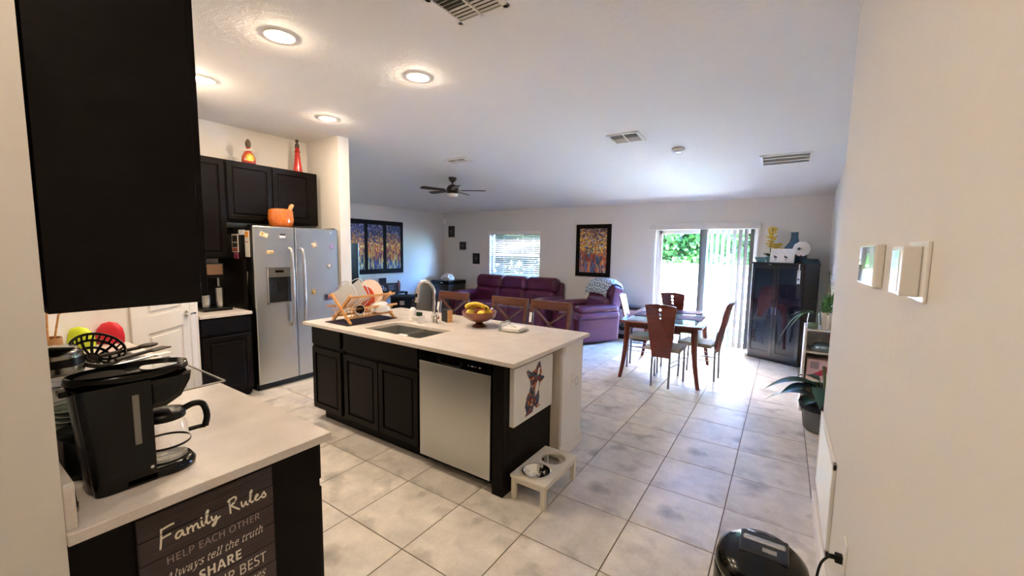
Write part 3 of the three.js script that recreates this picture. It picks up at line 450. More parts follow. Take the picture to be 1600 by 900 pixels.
{ // wall cabinets above and beside the fridge
  const xf = -5.03, y0 = 1.855, y1 = 2.505;
  const c = thingW('wall_cabinet', 'short espresso wall cabinet with two doors above the refrigerator', 'cabinet', [-5.2, y0, -2.5], 'kitchen wall cabinets');
  part('body', bx(XK, xf, y0, y1, -3.02, -1.985, 0.002), espresso, c); frontParts(c, 'door', 0.46, 0.61, putX(xf, y0 + 0.02, -1.995)); frontParts(c, 'door', 0.46, 0.61, putX(xf, y0 + 0.02, -2.47)); 
  const c2 = thingW('wall_cabinet', 'tall espresso wall cabinet above the small coffee counter', 'cabinet', [-5.2, 1.45, -1.76], 'kitchen wall cabinets');
  part('body', bx(XK, xf, 1.45, y1, -1.982, -1.55, 0.002), espresso, c2); frontParts(c2, 'door', 0.41, 1.02, putX(xf, 1.465, -1.56));
  const b = thingW('base_cabinet', 'dark base cabinet under the small counter next to the refrigerator', 'cabinet', [-5, 0, -1.77]);
  part('body', bx(XK, -4.62, 0.1, 0.884, -2.0, -1.545, 0.002), espresso, b); part('toe_kick', bx(XK, -4.7, 0, 0.1, -2.0, -1.545), espresso, b); frontParts(b, 'drawer_front', 0.43, 0.15, putX(-4.62, 0.715, -1.555), false); frontParts(b, 'door', 0.43, 0.57, putX(-4.62, 0.115, -1.555));
  const fp = solo('fridge_side_panel', 'dark filler panel between the small counter and the refrigerator', 'panel', bx(XK, -4.76, 0, 1.45, -2.04, -2.005), espresso);
  solo('small_countertop', 'white quartz countertop of the coffee corner next to the refrigerator', 'countertop', bx(XK, -4.585, 0.884, 0.914, -2.0, -1.54, 0.003), quartz);
  const m = thingW('espresso_machine', 'black and wood pod coffee machine on the small counter', 'coffee machine', [-5.1, 0.914, -1.8]);
  part('tray', bx(-5.3, -4.83, 0.914, 0.945, -1.92, -1.66, 0.006), blackPlastic, m); part('tower', bx(-5.28, -5.12, 0.945, 1.4, -1.9, -1.68, 0.01), blackPlastic, m); part('head', bx(-5.28, -4.93, 1.25, 1.4, -1.9, -1.68, 0.012), blackPlastic, m); part('wood_front', bx(-4.93, -4.924, 1.285, 1.39, -1.88, -1.72, 0.002), std(0x6f5138, 0.5), m);
  for (const [x, z, h, lab] of [[-4.93, -1.72, 0.13, 'tall silver canister on the coffee corner tray, on the pantry side'], [-4.9, -1.83, 0.2, 'tall silver canister on the coffee corner tray, on the fridge side']]) { const t = thing('steel_canister', lab, 'canister', [x, 0.945, z]); part('can', lathe([[0, 0], [0.035, 0], [0.038, h], [0.036, h + 0.004], [0, h + 0.004]], 28), steel, t); part('lid', lathe([[0, h + 0.004], [0.03, h + 0.006], [0.028, h + 0.018], [0, h + 0.02]], 28), blackPlastic, t); }
  // ornaments on top
  const bo = thing('decorative_bottle', 'red and yellow fruit-filled decorative bottle with wrapped stopper on the wall cabinet', 'bottle', [-5.12, y1, -2.27]);
  part('bottle', lathe([[0, 0], [0.065, 0], [0.075, 0.03], [0.07, 0.08], [0.045, 0.13], [0.022, 0.15], [0.02, 0.19], [0, 0.19]], 28).scale(0.6, 1, 1), phy(0xb03d22, 0.15, { clearcoat: 1 }), bo); part('label', sph(0.05, 0.032, 0.065, 0, 0.3, 1.1, 0.9), std(0xd9b33c, 0.35), bo); part('bow', [tube([[0, 0.15, -0.06], [0.025, 0.165, -0.02], [0.025, 0.155, 0.02], [0, 0.15, 0.06]], 0.011, 20)], std(0xd7c7b0, 0.8), bo); part('stopper', lathe([[0, 0.19], [0.02, 0.19], [0.03, 0.22], [0.026, 0.25], [0.012, 0.275], [0, 0.285]], 20), std(0x5a4a39, 0.8), bo);
  const b2 = thing('decorative_bottle', 'tall slender red decorative bottle with figurine stopper on the wall cabinet', 'bottle', [-5.12, y1, -2.83]);
  part('bottle', lathe([[0, 0], [0.052, 0], [0.055, 0.015], [0.03, 0.22], [0.024, 0.3], [0, 0.3]], 24), phy(0xb8241f, 0.2, { clearcoat: 1 }), b2); part('collar', new THREE.TorusGeometry(0.03, 0.006, 8, 24).rotateX(PI / 2).translate(0, 0.25, 0), std(0x8f1d1a, 0.4), b2); part('stopper', [cyl(0.026, 0.022, 0.3, 0.345), sph(0.012, 0, 0.355, 0), sph(0.02, 0, 0.38, 0, 1, 1.1, 1)], std(0x4a3d33, 0.7), b2);
  const k = thing('ceramic_hen_dish', 'orange patterned ceramic lidded dish with a raised tail on top of the refrigerator', 'dish', [-4.86, 1.795, -2.47]);
  const orange = phy(0xffffff, 0.25, { map: dataTex(256, (u, v) => { const n = fbm(u * 14, v * 14, 5, 3), d = Math.max(0, fbm(u * 22, v * 22, 8, 2)); return [0.72 + 0.3 * n + 0.5 * d, 0.36 + 0.2 * n + 0.45 * d, 0.1 + 0.35 * d]; }, true, 6), clearcoat: 0.6 });
  part('dish', lathe([[0, 0], [0.09, 0], [0.125, 0.03], [0.138, 0.1], [0.132, 0.2], [0.115, 0.215], [0.06, 0.225], [0, 0.228]], 40).scale(0.75, 1, 1), orange, k); part('tail', tube([[0, 0.19, -0.09], [0, 0.235, -0.11], [0, 0.265, -0.125], [0, 0.26, -0.14]], 0.024, 20, 10), std(0xc98f5a, 0.4), k);
}
// ---------- range counter by the camera ----------
{
  const zf = -0.815, zb = ZN;
  const b = thingW('base_cabinet', 'dark base cabinet at the end of the range counter, carrying the wooden sign', 'cabinet', [-1.85, 0, -0.5]);
  part('body', bx(-2.3, -1.41, 0.1, 0.884, zf, zb, 0.002), espresso, b); part('toe_kick', bx(-2.3, -1.43, 0, 0.1, zf + 0.07, zb), espresso, b); part('end_panel', bx(-1.41, -1.398, 0, 0.884, zf, zb, 0.002), espresso, b);
  frontParts(b, 'door', 0.43, 0.57, putN(-1.42, 0.115, zf)); frontParts(b, 'door', 0.43, 0.57, putN(-1.865, 0.115, zf)); frontParts(b, 'drawer_front', 0.87, 0.15, putN(-1.42, 0.715, zf), false);
  solo('range_countertop', 'white quartz countertop with the black coffee maker, beside the range', 'countertop', bx(-2.3, -1.357, 0.884, 0.914, -0.842, zb, 0.003), quartz);
  solo('backsplash', 'low white quartz upstand behind the coffee maker', 'backsplash', bx(-2.3, -1.375, 0.914, 1.03, zb - 0.022, zb - 0.001, 0.003), quartz);
  const s2 = new THREE.Shape([[-3.075, 0.172], [-3.075, 0.842], [-3.975, 0.842], [-3.39, 0.172]].map((p) => new THREE.Vector2(...p)));
  solo('corner_countertop', 'white quartz countertop beyond the range, running to the pantry wall', 'countertop', extr(s2, 0.03, 0.003).rotateX(-PI / 2).translate(0, 0.884, 0), quartz);
  const b2 = thingW('base_cabinet', 'dark base cabinet beyond the range beside the pantry', 'cabinet', [-3.5, 0, -0.5]);
  part('body', bx(-3.36, -3.08, 0.1, 0.884, zf, zb - 0.005, 0.002), espresso, b2); part('filler', bx(-3.6, -3.36, 0.1, 0.884, zf, -0.6), espresso, b2); frontParts(b2, 'door', 0.46, 0.57, putN(-3.11, 0.115, zf)); frontParts(b2, 'drawer_front', 0.46, 0.15, putN(-3.11, 0.715, zf), false);
  // range
  const r = thingW('electric_range', 'black glass-top electric range set in the counter', 'range', [-2.69, 0, -0.5]);
  part('body', bx(-3.072, -2.305, 0.05, 0.9, -0.84, -0.19, 0.004), blackPlastic, r); part('oven_door', bx(-3.06, -2.317, 0.2, 0.72, -0.875, -0.84, 0.006), blackGloss, r); part('door_handle', [rod([-3.0, 0.76, -0.91], [-2.38, 0.76, -0.91], 0.012), rod([-2.98, 0.76, -0.91], [-2.98, 0.76, -0.85], 0.009), rod([-2.4, 0.76, -0.91], [-2.4, 0.76, -0.85], 0.009)], silver, r);
  part('cooktop', bx(-3.07, -2.307, 0.9, 0.917, -0.86, -0.2, 0.006), phy(0x050505, 0.06, { clearcoat: 1 }), r); part('cooktop_rim', [bx(-3.072, -2.305, 0.914, 0.92, -0.866, -0.86), bx(-2.309, -2.303, 0.914, 0.92, -0.866, -0.2), bx(-3.074, -3.068, 0.914, 0.92, -0.866, -0.2)], silver, r);
  for (const [x, z, q] of [[-2.88, -0.66, 0.1], [-2.5, -0.66, 0.08], [-2.88, -0.36, 0.08], [-2.5, -0.36, 0.1]]) part('burner_ring', new THREE.TorusGeometry(q, 0.0012, 6, 40).rotateX(PI / 2).translate(x, 0.9175, z), std(0x4a4a4a, 0.5), r);
  // wall cabinet next to the camera
  const u = thingW('wall_cabinet', 'large black-brown wall cabinet over the range counter, its side panel facing the hall', 'cabinet', [-1.85, 1.435, -0.33], 'kitchen wall cabinets');
  part('body', bx(-2.3, -1.39, 1.435, 2.505, -0.475, zb - 0.008, 0.002), espresso, u); frontParts(u, 'door', 0.445, 1.04, putN(-1.4, 1.45, -0.475)); frontParts(u, 'door', 0.445, 1.04, putN(-1.85, 1.45, -0.475));
  const hd = thingW('range_hood', 'black range hood under a wall cabinet above the range', 'range hood', [-2.69, 1.6, -0.4]);
  part('shell', bx(-3.07, -2.31, 1.62, 1.76, -0.66, zb - 0.005, 0.01), blackPlastic, hd); part('cabinet_above', bx(-3.07, -2.31, 1.76, 2.505, -0.475, zb - 0.005), espresso, hd);
  // coffee maker, its side towards the hall, front towards the island (-z)
  const c = thingW('coffee_maker', 'black drip coffee maker with brown-tinted lid on the range counter', 'coffee maker', [-1.5, 0.914, -0.36]);
  const X0 = -1.625, X1 = -1.482, XM = (X0 + X1) / 2;
  const side = (pts, x0, x1, bev, m, n, par = c) => part(n, extr(pts.map((p) => [p[0], p[1]]), x1 - x0, bev).rotateY(PI / 2).translate(x0, 0, 0), m, par);   // pts: [distance towards the island, y]
  { const s = new THREE.Shape(); s.moveTo(0.245, 0.03); s.quadraticCurveTo(0.235, 0.0, 0.28, 0.0); s.lineTo(0.372, 0.0); s.lineTo(0.372, 0.143); s.lineTo(0.28, 0.143); s.quadraticCurveTo(0.235, 0.143, 0.245, 0.113); s.quadraticCurveTo(0.228, 0.0715, 0.245, 0.03);
    const g = extr(s, 0.3, 0.004), p = g.attributes.position; g.rotateX(-PI / 2); for (let i = 0; i < p.count; i++) { const z = p.getX(i), x = -p.getZ(i), y = p.getY(i), f = z < 0.3 ? (y / 0.3) * 0.022 : 0; p.setXYZ(i, X0 + x, 0.914 + y, -(z - f)); } g.computeVertexNormals(); part('tower', g, blackGloss, c); }
  part('base', [lathe([[0, 0], [0.072, 0], [0.074, 0.012], [0.062, 0.03], [0, 0.032]], 40, XM, 0.914, -0.412), bx(X0, X1, 0.914, 0.944, -0.42, -0.3, 0.008)], blackGloss, c);
  part('hot_plate', cyl(0.054, 0.054, 0.944, 0.948, XM, -0.412, 36), std(0x2a2a2a, 0.35), c);
  side([[0.36, 1.12], [0.41, 1.118], [0.448, 1.14], [0.472, 1.185], [0.476, 1.212], [0.36, 1.212]], X0 + 0.006, X1 - 0.006, 0.022, blackGloss, 'brew_head');
  const lid = part('lid', [lathe([[0, 0.004], [0.062, 0.006], [0.073, 0.016], [0.075, 0.0], [0.07, -0.016], [0, -0.016]], 48).scale(0.98, 1, 1.82).translate(XM, 1.226, -0.345)], blackGloss, c); part('lid_window', [new THREE.CylinderGeometry(0.055, 0.055, 0.004, 40).scale(0.95, 1, 0.95).translate(XM, 1.232, -0.285)], std(0x1c0d05, 0.6), lid); part('lid_vent', [new THREE.CylinderGeometry(0.045, 0.045, 0.004, 40).scale(0.95, 1, 0.95).translate(XM, 1.232, -0.41)], phy(0x2a2724, 0.08, { clearcoat: 1 }), lid); part('lid_tab', bx(XM - 0.02, XM + 0.02, 1.196, 1.212, -0.222, -0.2, 0.004), blackPlastic, c);
  part('water_gauge', bx(X1 - 0.003, X1 + 0.002, 1.035, 1.178, -0.3435, -0.3285, 0.002), std(0x77736b, 0.3), c);
  part('power_switch', sph(0.005, X1 - 0.002, 0.957, -0.362), std(0xd6d6d6, 0.3), c);
  const cx = XM, cz = -0.412;
  const pot = thing('glass_carafe', 'glass coffee carafe with black handle in the coffee maker', 'carafe', [cx, 0.949, cz]);
  part('glass', lathe([[0, 0], [0.048, 0], [0.06, 0.016], [0.064, 0.045], [0.058, 0.09], [0.046, 0.12]], 40), glass, pot); part('metal_band', lathe([[0.0645, 0.04], [0.0652, 0.043], [0.0645, 0.047]], 40), blackPlastic, pot);
  part('collar', lathe([[0.047, 0.118], [0.055, 0.12], [0.056, 0.14], [0.03, 0.148], [0, 0.15]], 36), blackPlastic, pot);
  part('handle', [tube([[0.01, 0.135, -0.045], [0.016, 0.146, -0.075], [0.02, 0.14, -0.095], [0.024, 0.1, -0.105], [0.02, 0.065, -0.1]], 0.0095, 30, 10), tube([[0.005, 0.062, -0.06], [0.012, 0.064, -0.085], [0.02, 0.065, -0.1]], 0.007, 10, 8)], blackPlastic, pot);
  solo('power_cord', 'short black cord behind the coffee maker', 'cord', tube([[-1.5, 0.922, -0.21], [-1.46, 0.93, -0.203], [-1.45, 0.955, -0.2], [-1.465, 0.98, -0.2]], 0.004, 20, 6), blackPlastic);
  // clutter behind the coffee maker
  const j = thing('grinder_jar', 'small black jar with flared lid behind the coffee maker', 'jar', [-1.69, 0.914, -0.26]);
  part('jar', lathe([[0, 0], [0.04, 0], [0.041, 0.02], [0.039, 0.11], [0, 0.11]], 28), blackPlastic, j); part('lid', lathe([[0.036, 0.11], [0.05, 0.125], [0.056, 0.14], [0.052, 0.145], [0, 0.14]], 28), blackPlastic, j); part('knob', new THREE.TorusGeometry(0.008, 0.0015, 6, 20).rotateY(PI / 2).translate(0.041, 0.03, 0), silver, j);
  solo('tea_box', 'olive yellow carton on a dark tray behind the small black jar', 'box', bx(-1.98, -1.9, 0.914, 1.0, -0.32, -0.21, 0.003), std(0x8b8352, 0.6));
  const bin = thing('dish_tub', 'white plastic tub under the drying pans on the range counter', 'tub', [-2.13, 0.914, -0.36]);
  part('tub', [bx(-0.14, 0.14, 0, 0.005, -0.15, 0.14), bx(0.132, 0.14, 0, 0.23, -0.15, 0.14, 0.003), bx(-0.14, -0.132, 0, 0.23, -0.15, 0.14, 0.003), bx(-0.14, 0.14, 0, 0.23, -0.15, -0.142, 0.003), bx(-0.14, 0.14, 0, 0.23, 0.132, 0.14, 0.003), bx(-0.14, 0.14, 0.2, 0.205, -0.15, 0.14)], std(0xdedad6, 0.5), bin); part('rim', [bx(-0.148, 0.148, 0.225, 0.236, -0.158, -0.14, 0.003), bx(-0.148, 0.148, 0.225, 0.236, 0.13, 0.148, 0.003), bx(0.13, 0.148, 0.225, 0.236, -0.15, 0.14, 0.003)], std(0xe9e6e2, 0.5), bin);
  for (const k of [0, 1, 2]) { const p = thing('glass_plate', 'clear glass plate in the stack behind the coffee maker', 'plate', [-1.8, 1.045 + k * 0.016, -0.275], 0, 'stacked glass plates'); part('plate', lathe([[0, 0], [0.05, 0.001], [0.078, 0.02], [0.08, 0.024], [0.074, 0.022], [0.05, 0.005], [0, 0.004]], 36), phy(0xe6efe4, 0.03, { transmission: 1, thickness: 0.004, ior: 1.5, attenuationColor: 0xbfd8bf, attenuationDistance: 0.05 }), p); }
  solo('plate_stand', 'low white storage canister under the glass plates', 'canister', lathe([[0, 0], [0.07, 0], [0.072, 0.12], [0.066, 0.13], [0, 0.13]], 32, -1.8, 0.914, -0.275 - 0.0), std(0xcfc6c6, 0.5));
  const dk = std(0x2a2722, 0.25, { metalness: 0.6 });
  const pan = thing('saucepan', 'upturned stainless saucepan with a dark band on the white tub', 'saucepan', [-2.08, 1.145, -0.265]);
  part('pan', lathe([[0.075, 0], [0.078, 0.01], [0.076, 0.07], [0.06, 0.09], [0, 0.095]], 36), std(0x8a877f, 0.18, { metalness: 1 }), pan); part('dark_band', lathe([[0.0785, 0.03], [0.079, 0.032], [0.0785, 0.058]], 36), blackPlastic, pan);
  const col = thing('slotted_colander', 'dark slotted metal colander resting on the drying pans', 'colander', [-2.13, 1.2, -0.39], 0);
  { const n = 26, rings = [[0.02, -0.05], [0.045, -0.042], [0.066, -0.024], [0.078, 0]], bars = []; for (let q = 0; q < 3; q++) for (let k = 0; k < n; k += 1) { if (q < 2 && k % 2 && true) continue; const a = k / n * 2 * PI, b = (k + 0.9) / n * 2 * PI, [ra, ya] = rings[q], [rb, yb] = rings[q + 1]; bars.push(bar([Math.cos(a) * ra, ya, Math.sin(a) * ra], [Math.cos(a) * rb, yb, Math.sin(a) * rb], 0.009 - (q < 2 ? 0 : 0.003), 0.0025)); }
    part('slotted_wall', bars.map((g) => g.rotateZ(-0.75).rotateY(0.3)), dk, col); part('rings', rings.map(([r, y]) => new THREE.TorusGeometry(r, 0.005, 8, 40).rotateX(PI / 2).translate(0, y, 0).rotateZ(-0.75).rotateY(0.3)), dk, col); part('bottom', cyl(0.02, 0.02, -0.052, -0.048).rotateZ(-0.75).rotateY(0.3), dk, col); }
  const ut = (n, lab, x, z, y, turn, geo, m = walnut) => { const t = thing(n, lab, 'utensil', [x, y, z], turn, 'utensils lying on the tub'); part('handle', rod([-0.12, 0.01, 0], [0.02, 0.012, 0], 0.007), m, t); part('head', geo, m, t); };
  ut('wooden_spoon', 'dark wooden spoon lying over the white tub', -2.16, -0.5, 1.165, 1.9, sph(0.03, 0.045, 0.014, 0, 1.3, 0.3, 0.75), std(0x3a2a20, 0.6)); ut('wooden_spatula', 'dark wooden spatula lying over the white tub, beside the spoon', -2.1, -0.52, 1.157, 2.1, bx(0.01, 0.09, 0.008, 0.014, -0.022, 0.022, 0.003), std(0x33261d, 0.6));
  { const t = thing('serving_fork', 'steel serving fork lying over the white tub', 'utensil', [-2.03, 1.152, -0.5], 2.0, 'utensils lying on the tub'); part('handle', rod([-0.1, 0.008, 0], [0.03, 0.008, 0], 0.004), steel, t); for (const z of [-0.012, -0.004, 0.004, 0.012]) part('tine', rod([0.03, 0.008, z], [0.09, 0.008, z], 0.0018, 6), steel, t); part('neck', bx(0.025, 0.035, 0.005, 0.011, -0.014, 0.014), steel, t); }
  const dome = (n, lab, x, z, m, w) => solo(n, lab, 'oven mitt', lathe([[0, 0], [0.08 * w, 0], [0.082 * w, 0.05], [0.072 * w, 0.1], [0.045 * w, 0.135], [0, 0.148]], 32).scale(0.6, 1, 1).rotateY(-0.83).translate(x, 0.914, z), m);
  dome('silicone_mitt', 'red dome-shaped silicone mitt against the pantry wall', -3.83, -0.765, std(0xd0142a, 0.5), 1.0); dome('silicone_mitt', 'lime green dome-shaped silicone mitt against the pantry wall', -3.74, -0.6, std(0xc3d21d, 0.5), 1.05);
  const jar = thing('utensil_crock', 'tan crock holding long spoons at the corner of the range counter', 'crock', [-3.4, 0.914, -0.42]); part('crock', lathe([[0, 0], [0.06, 0], [0.065, 0.05], [0.06, 0.15], [0.055, 0.15], [0.058, 0.02], [0, 0.01]], 28), std(0xa87b45, 0.5), jar); for (const [a, b] of [[0.03, 0.02], [-0.02, 0.03], [0.0, -0.03], [-0.04, -0.01]]) part('spoon', [rod([a * 0.4, 0.03, b * 0.4], [a * 1.8, 0.28, b * 1.8], 0.005), sph(0.022, a * 2, 0.31, b * 2, 1, 1.5, 0.5, 12)], bamboo, jar);
}
{ // wooden plank sign
  const script = [ // brush strokes of the two script words, in a 1000 x 160 box
    [[[40, 18], [36, 80], [28, 140]], [[38, 22], [80, 14], [112, 12]], [[34, 78], [64, 72], [90, 70]]],
    [[[162, 82], [138, 76], [118, 100], [124, 124], [148, 118], [166, 86], [164, 118], [180, 122]]],
    [[[192, 82], [196, 122]], [[196, 100], [214, 78], [226, 86], [228, 122]], [[228, 100], [246, 78], [258, 86], [260, 116], [272, 120]]],
    [[[284, 82], [286, 118], [298, 118]], [[284, 58], [285, 60]]],
    [[[308, 104], [332, 44], [334, 24], [318, 34], [316, 100], [326, 122], [340, 112]]],
    [[[350, 82], [354, 112], [370, 114], [386, 84], [384, 130], [366, 156], [350, 146], [376, 124], [408, 108]]],
    [[[480, 20], [484, 120]], [[470, 30], [510, 10], [536, 28], [520, 56], [486, 66], [520, 96], [548, 120]]],
    [[[566, 76], [568, 110], [584, 118], [602, 78], [602, 112], [616, 116]]],
    [[[626, 98], [650, 38], [652, 20], [636, 30], [634, 96], [644, 116], [656, 110]]],
    [[[668, 100], [700, 84], [690, 68], [672, 84], [674, 112], [696, 116], [716, 102]]],
    [[[722, 104], [746, 70], [746, 84], [762, 104], [750, 120], [730, 112]]],
  ];
  const t = canvasTex(1024, 1400, (x, w, h) => {
    let s = 11; const q = () => { s = (s * 16807) % 2147483647; return s / 2147483647; };
    for (let k = 0; k < 7; k++) { const a = 42 + Math.floor(q() * 26); x.fillStyle = `rgb(${a + 14},${a + 3},${a + 4})`; x.fillRect(0, k * 200, w, 200); for (let i = 0; i < 260; i++) { const b = q(); x.strokeStyle = b > 0.5 ? `rgba(150,125,125,${0.03 + q() * 0.1})` : `rgba(20,12,14,${0.05 + q() * 0.2})`; x.lineWidth = 1 + q() * 4; const y = k * 200 + q() * 200, x0 = q() * w; x.beginPath(); x.moveTo(x0, y); x.bezierCurveTo(x0 + 100, y + q() * 14 - 7, x0 + 220, y + q() * 14 - 7, x0 + 140 + q() * 360, y + q() * 10 - 5); x.stroke(); } }
    x.strokeStyle = '#ece6d2'; x.lineCap = x.lineJoin = 'round';
    x.save(); x.translate(105, 130); x.scale(1.12, 1.32);
    for (const letter of script) for (const st of letter) { x.lineWidth = 13; x.beginPath(); x.moveTo(...st[0]); for (let i = 1; i < st.length - 1; i++) x.quadraticCurveTo(...st[i], (st[i][0] + st[i + 1][0]) / 2, (st[i][1] + st[i + 1][1]) / 2); x.lineTo(...st[st.length - 1]); x.stroke(); }
    x.restore(); x.textAlign = 'center';
    const line = (tx, y, size, font, col, skew = 0, sq = 1, cxp = 512) => { x.save(); x.translate(cxp, y); x.transform(sq, 0, skew, 1, 0, 0); x.font = `${font.startsWith('b') ? 'bold ' : ''}${size}px ${font.replace('b-', '')}`; x.fillStyle = col; x.fillText(tx, 0, 0); x.restore(); };
    line('HELP EACH OTHER', 482, 92, 'sans-serif', 'rgba(190,170,160,0.75)', 0, 0.95, 530); line('Always tell the truth', 630, 96, 'serif', '#e4dccb', -0.3, 0.82, 530); line('SHARE', 780, 132, 'b-sans-serif', '#efe9d6', 0, 0.85, 550); line('DO YOUR BEST', 950, 140, 'sans-serif', '#e9e2d0', 0, 0.8, 560); line('hugs and kisses', 1090, 110, 'serif', '#dcd3c0', -0.3, 0.85, 570);
  });
  const m = std(0xffffff, 0.75, { map: t });
  const o = thingW('plank_sign', 'dark plank sign with white Family Rules lettering hung under the counter edge', 'sign', [-1.39, 0.4, -0.465]);
  const z0 = -0.295, z1 = -0.64, y1 = 0.866, hh = 0.47, n = 7;
  for (let k = 0; k < n; k++) {
    const a = y1 - (k + 1) * hh / n, b = y1 - k * hh / n, g = flat(bx(-1.3975, -1.382 + (k % 2) * 0.0012, a + 0.0012, b - 0.0012, z1, z0, 0.0015)), p = g.attributes.position, uv = new Float32Array(p.count * 2);
    for (let i = 0; i < p.count; i++) { uv[2 * i] = (z0 - p.getZ(i)) / (z0 - z1); uv[2 * i + 1] = 1 - (y1 - p.getY(i)) / hh; }
    g.setAttribute('uv', new THREE.BufferAttribute(uv, 2)); g.own = true; part('plank', g, m, o);
  }
}

// ---------- living area ----------
const leather = phy(0xffffff, 0.36, { map: dataTex(256, (u, v) => { const n = fbm(u * 12, v * 12, 3, 4) * 0.05; return [0.33 + n, 0.125 + n * 0.7, 0.25 + n]; }, true, 2), bumpMap: dataTex(256, (u, v) => { const n = 0.5 + 0.8 * fbm(u * 40, v * 40, 5, 2); return [n, n, n]; }, false, 3), bumpScale: 0.0006 });
// puffed cushion: rounded box whose faces bulge
function puff(x0, x1, y0, y1, z0, z1, r, b = 0.02) {
  const w = x1 - x0, h = y1 - y0, d = z1 - z0, g = new RoundedBoxGeometry(w, h, d, 8, Math.min(r, w / 2.05, h / 2.05, d / 2.05)), p = g.attributes.position;
  for (let i = 0; i < p.count; i++) { const a = p.getX(i) / (w / 2), c = p.getY(i) / (h / 2), e = p.getZ(i) / (d / 2), f = (q, s) => 1 - q * q * 0.9; p.setXYZ(i, p.getX(i) + Math.sign(a) * Math.abs(a) * b * f(c) * f(e), p.getY(i) + Math.sign(c) * Math.abs(c) * b * f(a) * f(e), p.getZ(i) + Math.sign(e) * Math.abs(e) * b * f(a) * f(c)); }
  g.computeVertexNormals(); return g.translate((x0 + x1) / 2, (y0 + y1) / 2, (z0 + z1) / 2);
}
{
  const o = thing('sofa', 'purple leather three-seat reclining sofa under the window', 'sofa', [-4.78, 0, -6.95]); const W = 1.16;
  part('base', bx(-W + 0.05, W - 0.05, 0.06, 0.32, -0.42, 0.4, 0.03), leather, o);
  for (const s of [-1, 1]) { const a = part('arm', puff(s > 0 ? W - 0.24 : -W, s > 0 ? W : -W + 0.24, 0.06, 0.62, -0.34, 0.47, 0.09), leather, o); part('arm_pad', puff(s > 0 ? W - 0.25 : -W - 0.01, s > 0 ? W + 0.01 : -W + 0.25, 0.54, 0.68, -0.3, 0.46, 0.06), leather, a); }
  for (let k = 0; k < 3; k++) {
    const a = -W + 0.24 + k * 0.614, b = a + 0.606;
    part('seat_cushion', puff(a, b, 0.28, 0.48, -0.22, 0.46, 0.06, 0.025), leather, o); part('footrest', puff(a + 0.01, b - 0.01, 0.1, 0.34, 0.38, 0.47, 0.03), leather, o);
    const q = part('back_cushion', puff(a - (k === 0 ? 0.1 : 0), b + (k === 2 ? 0.1 : 0), 0.74, 1.03, -0.46, -0.22, 0.09, 0.03).rotateX(-0.06), leather, o); part('lumbar_cushion', puff(a - (k === 0 ? 0.06 : 0), b + (k === 2 ? 0.06 : 0), 0.44, 0.76, -0.44, -0.15, 0.08, 0.02).rotateX(-0.04), leather, q);
  }
  part('back_shell', bx(-W + 0.06, W - 0.06, 0.1, 0.93, -0.5, -0.4, 0.04), leather, o);
}
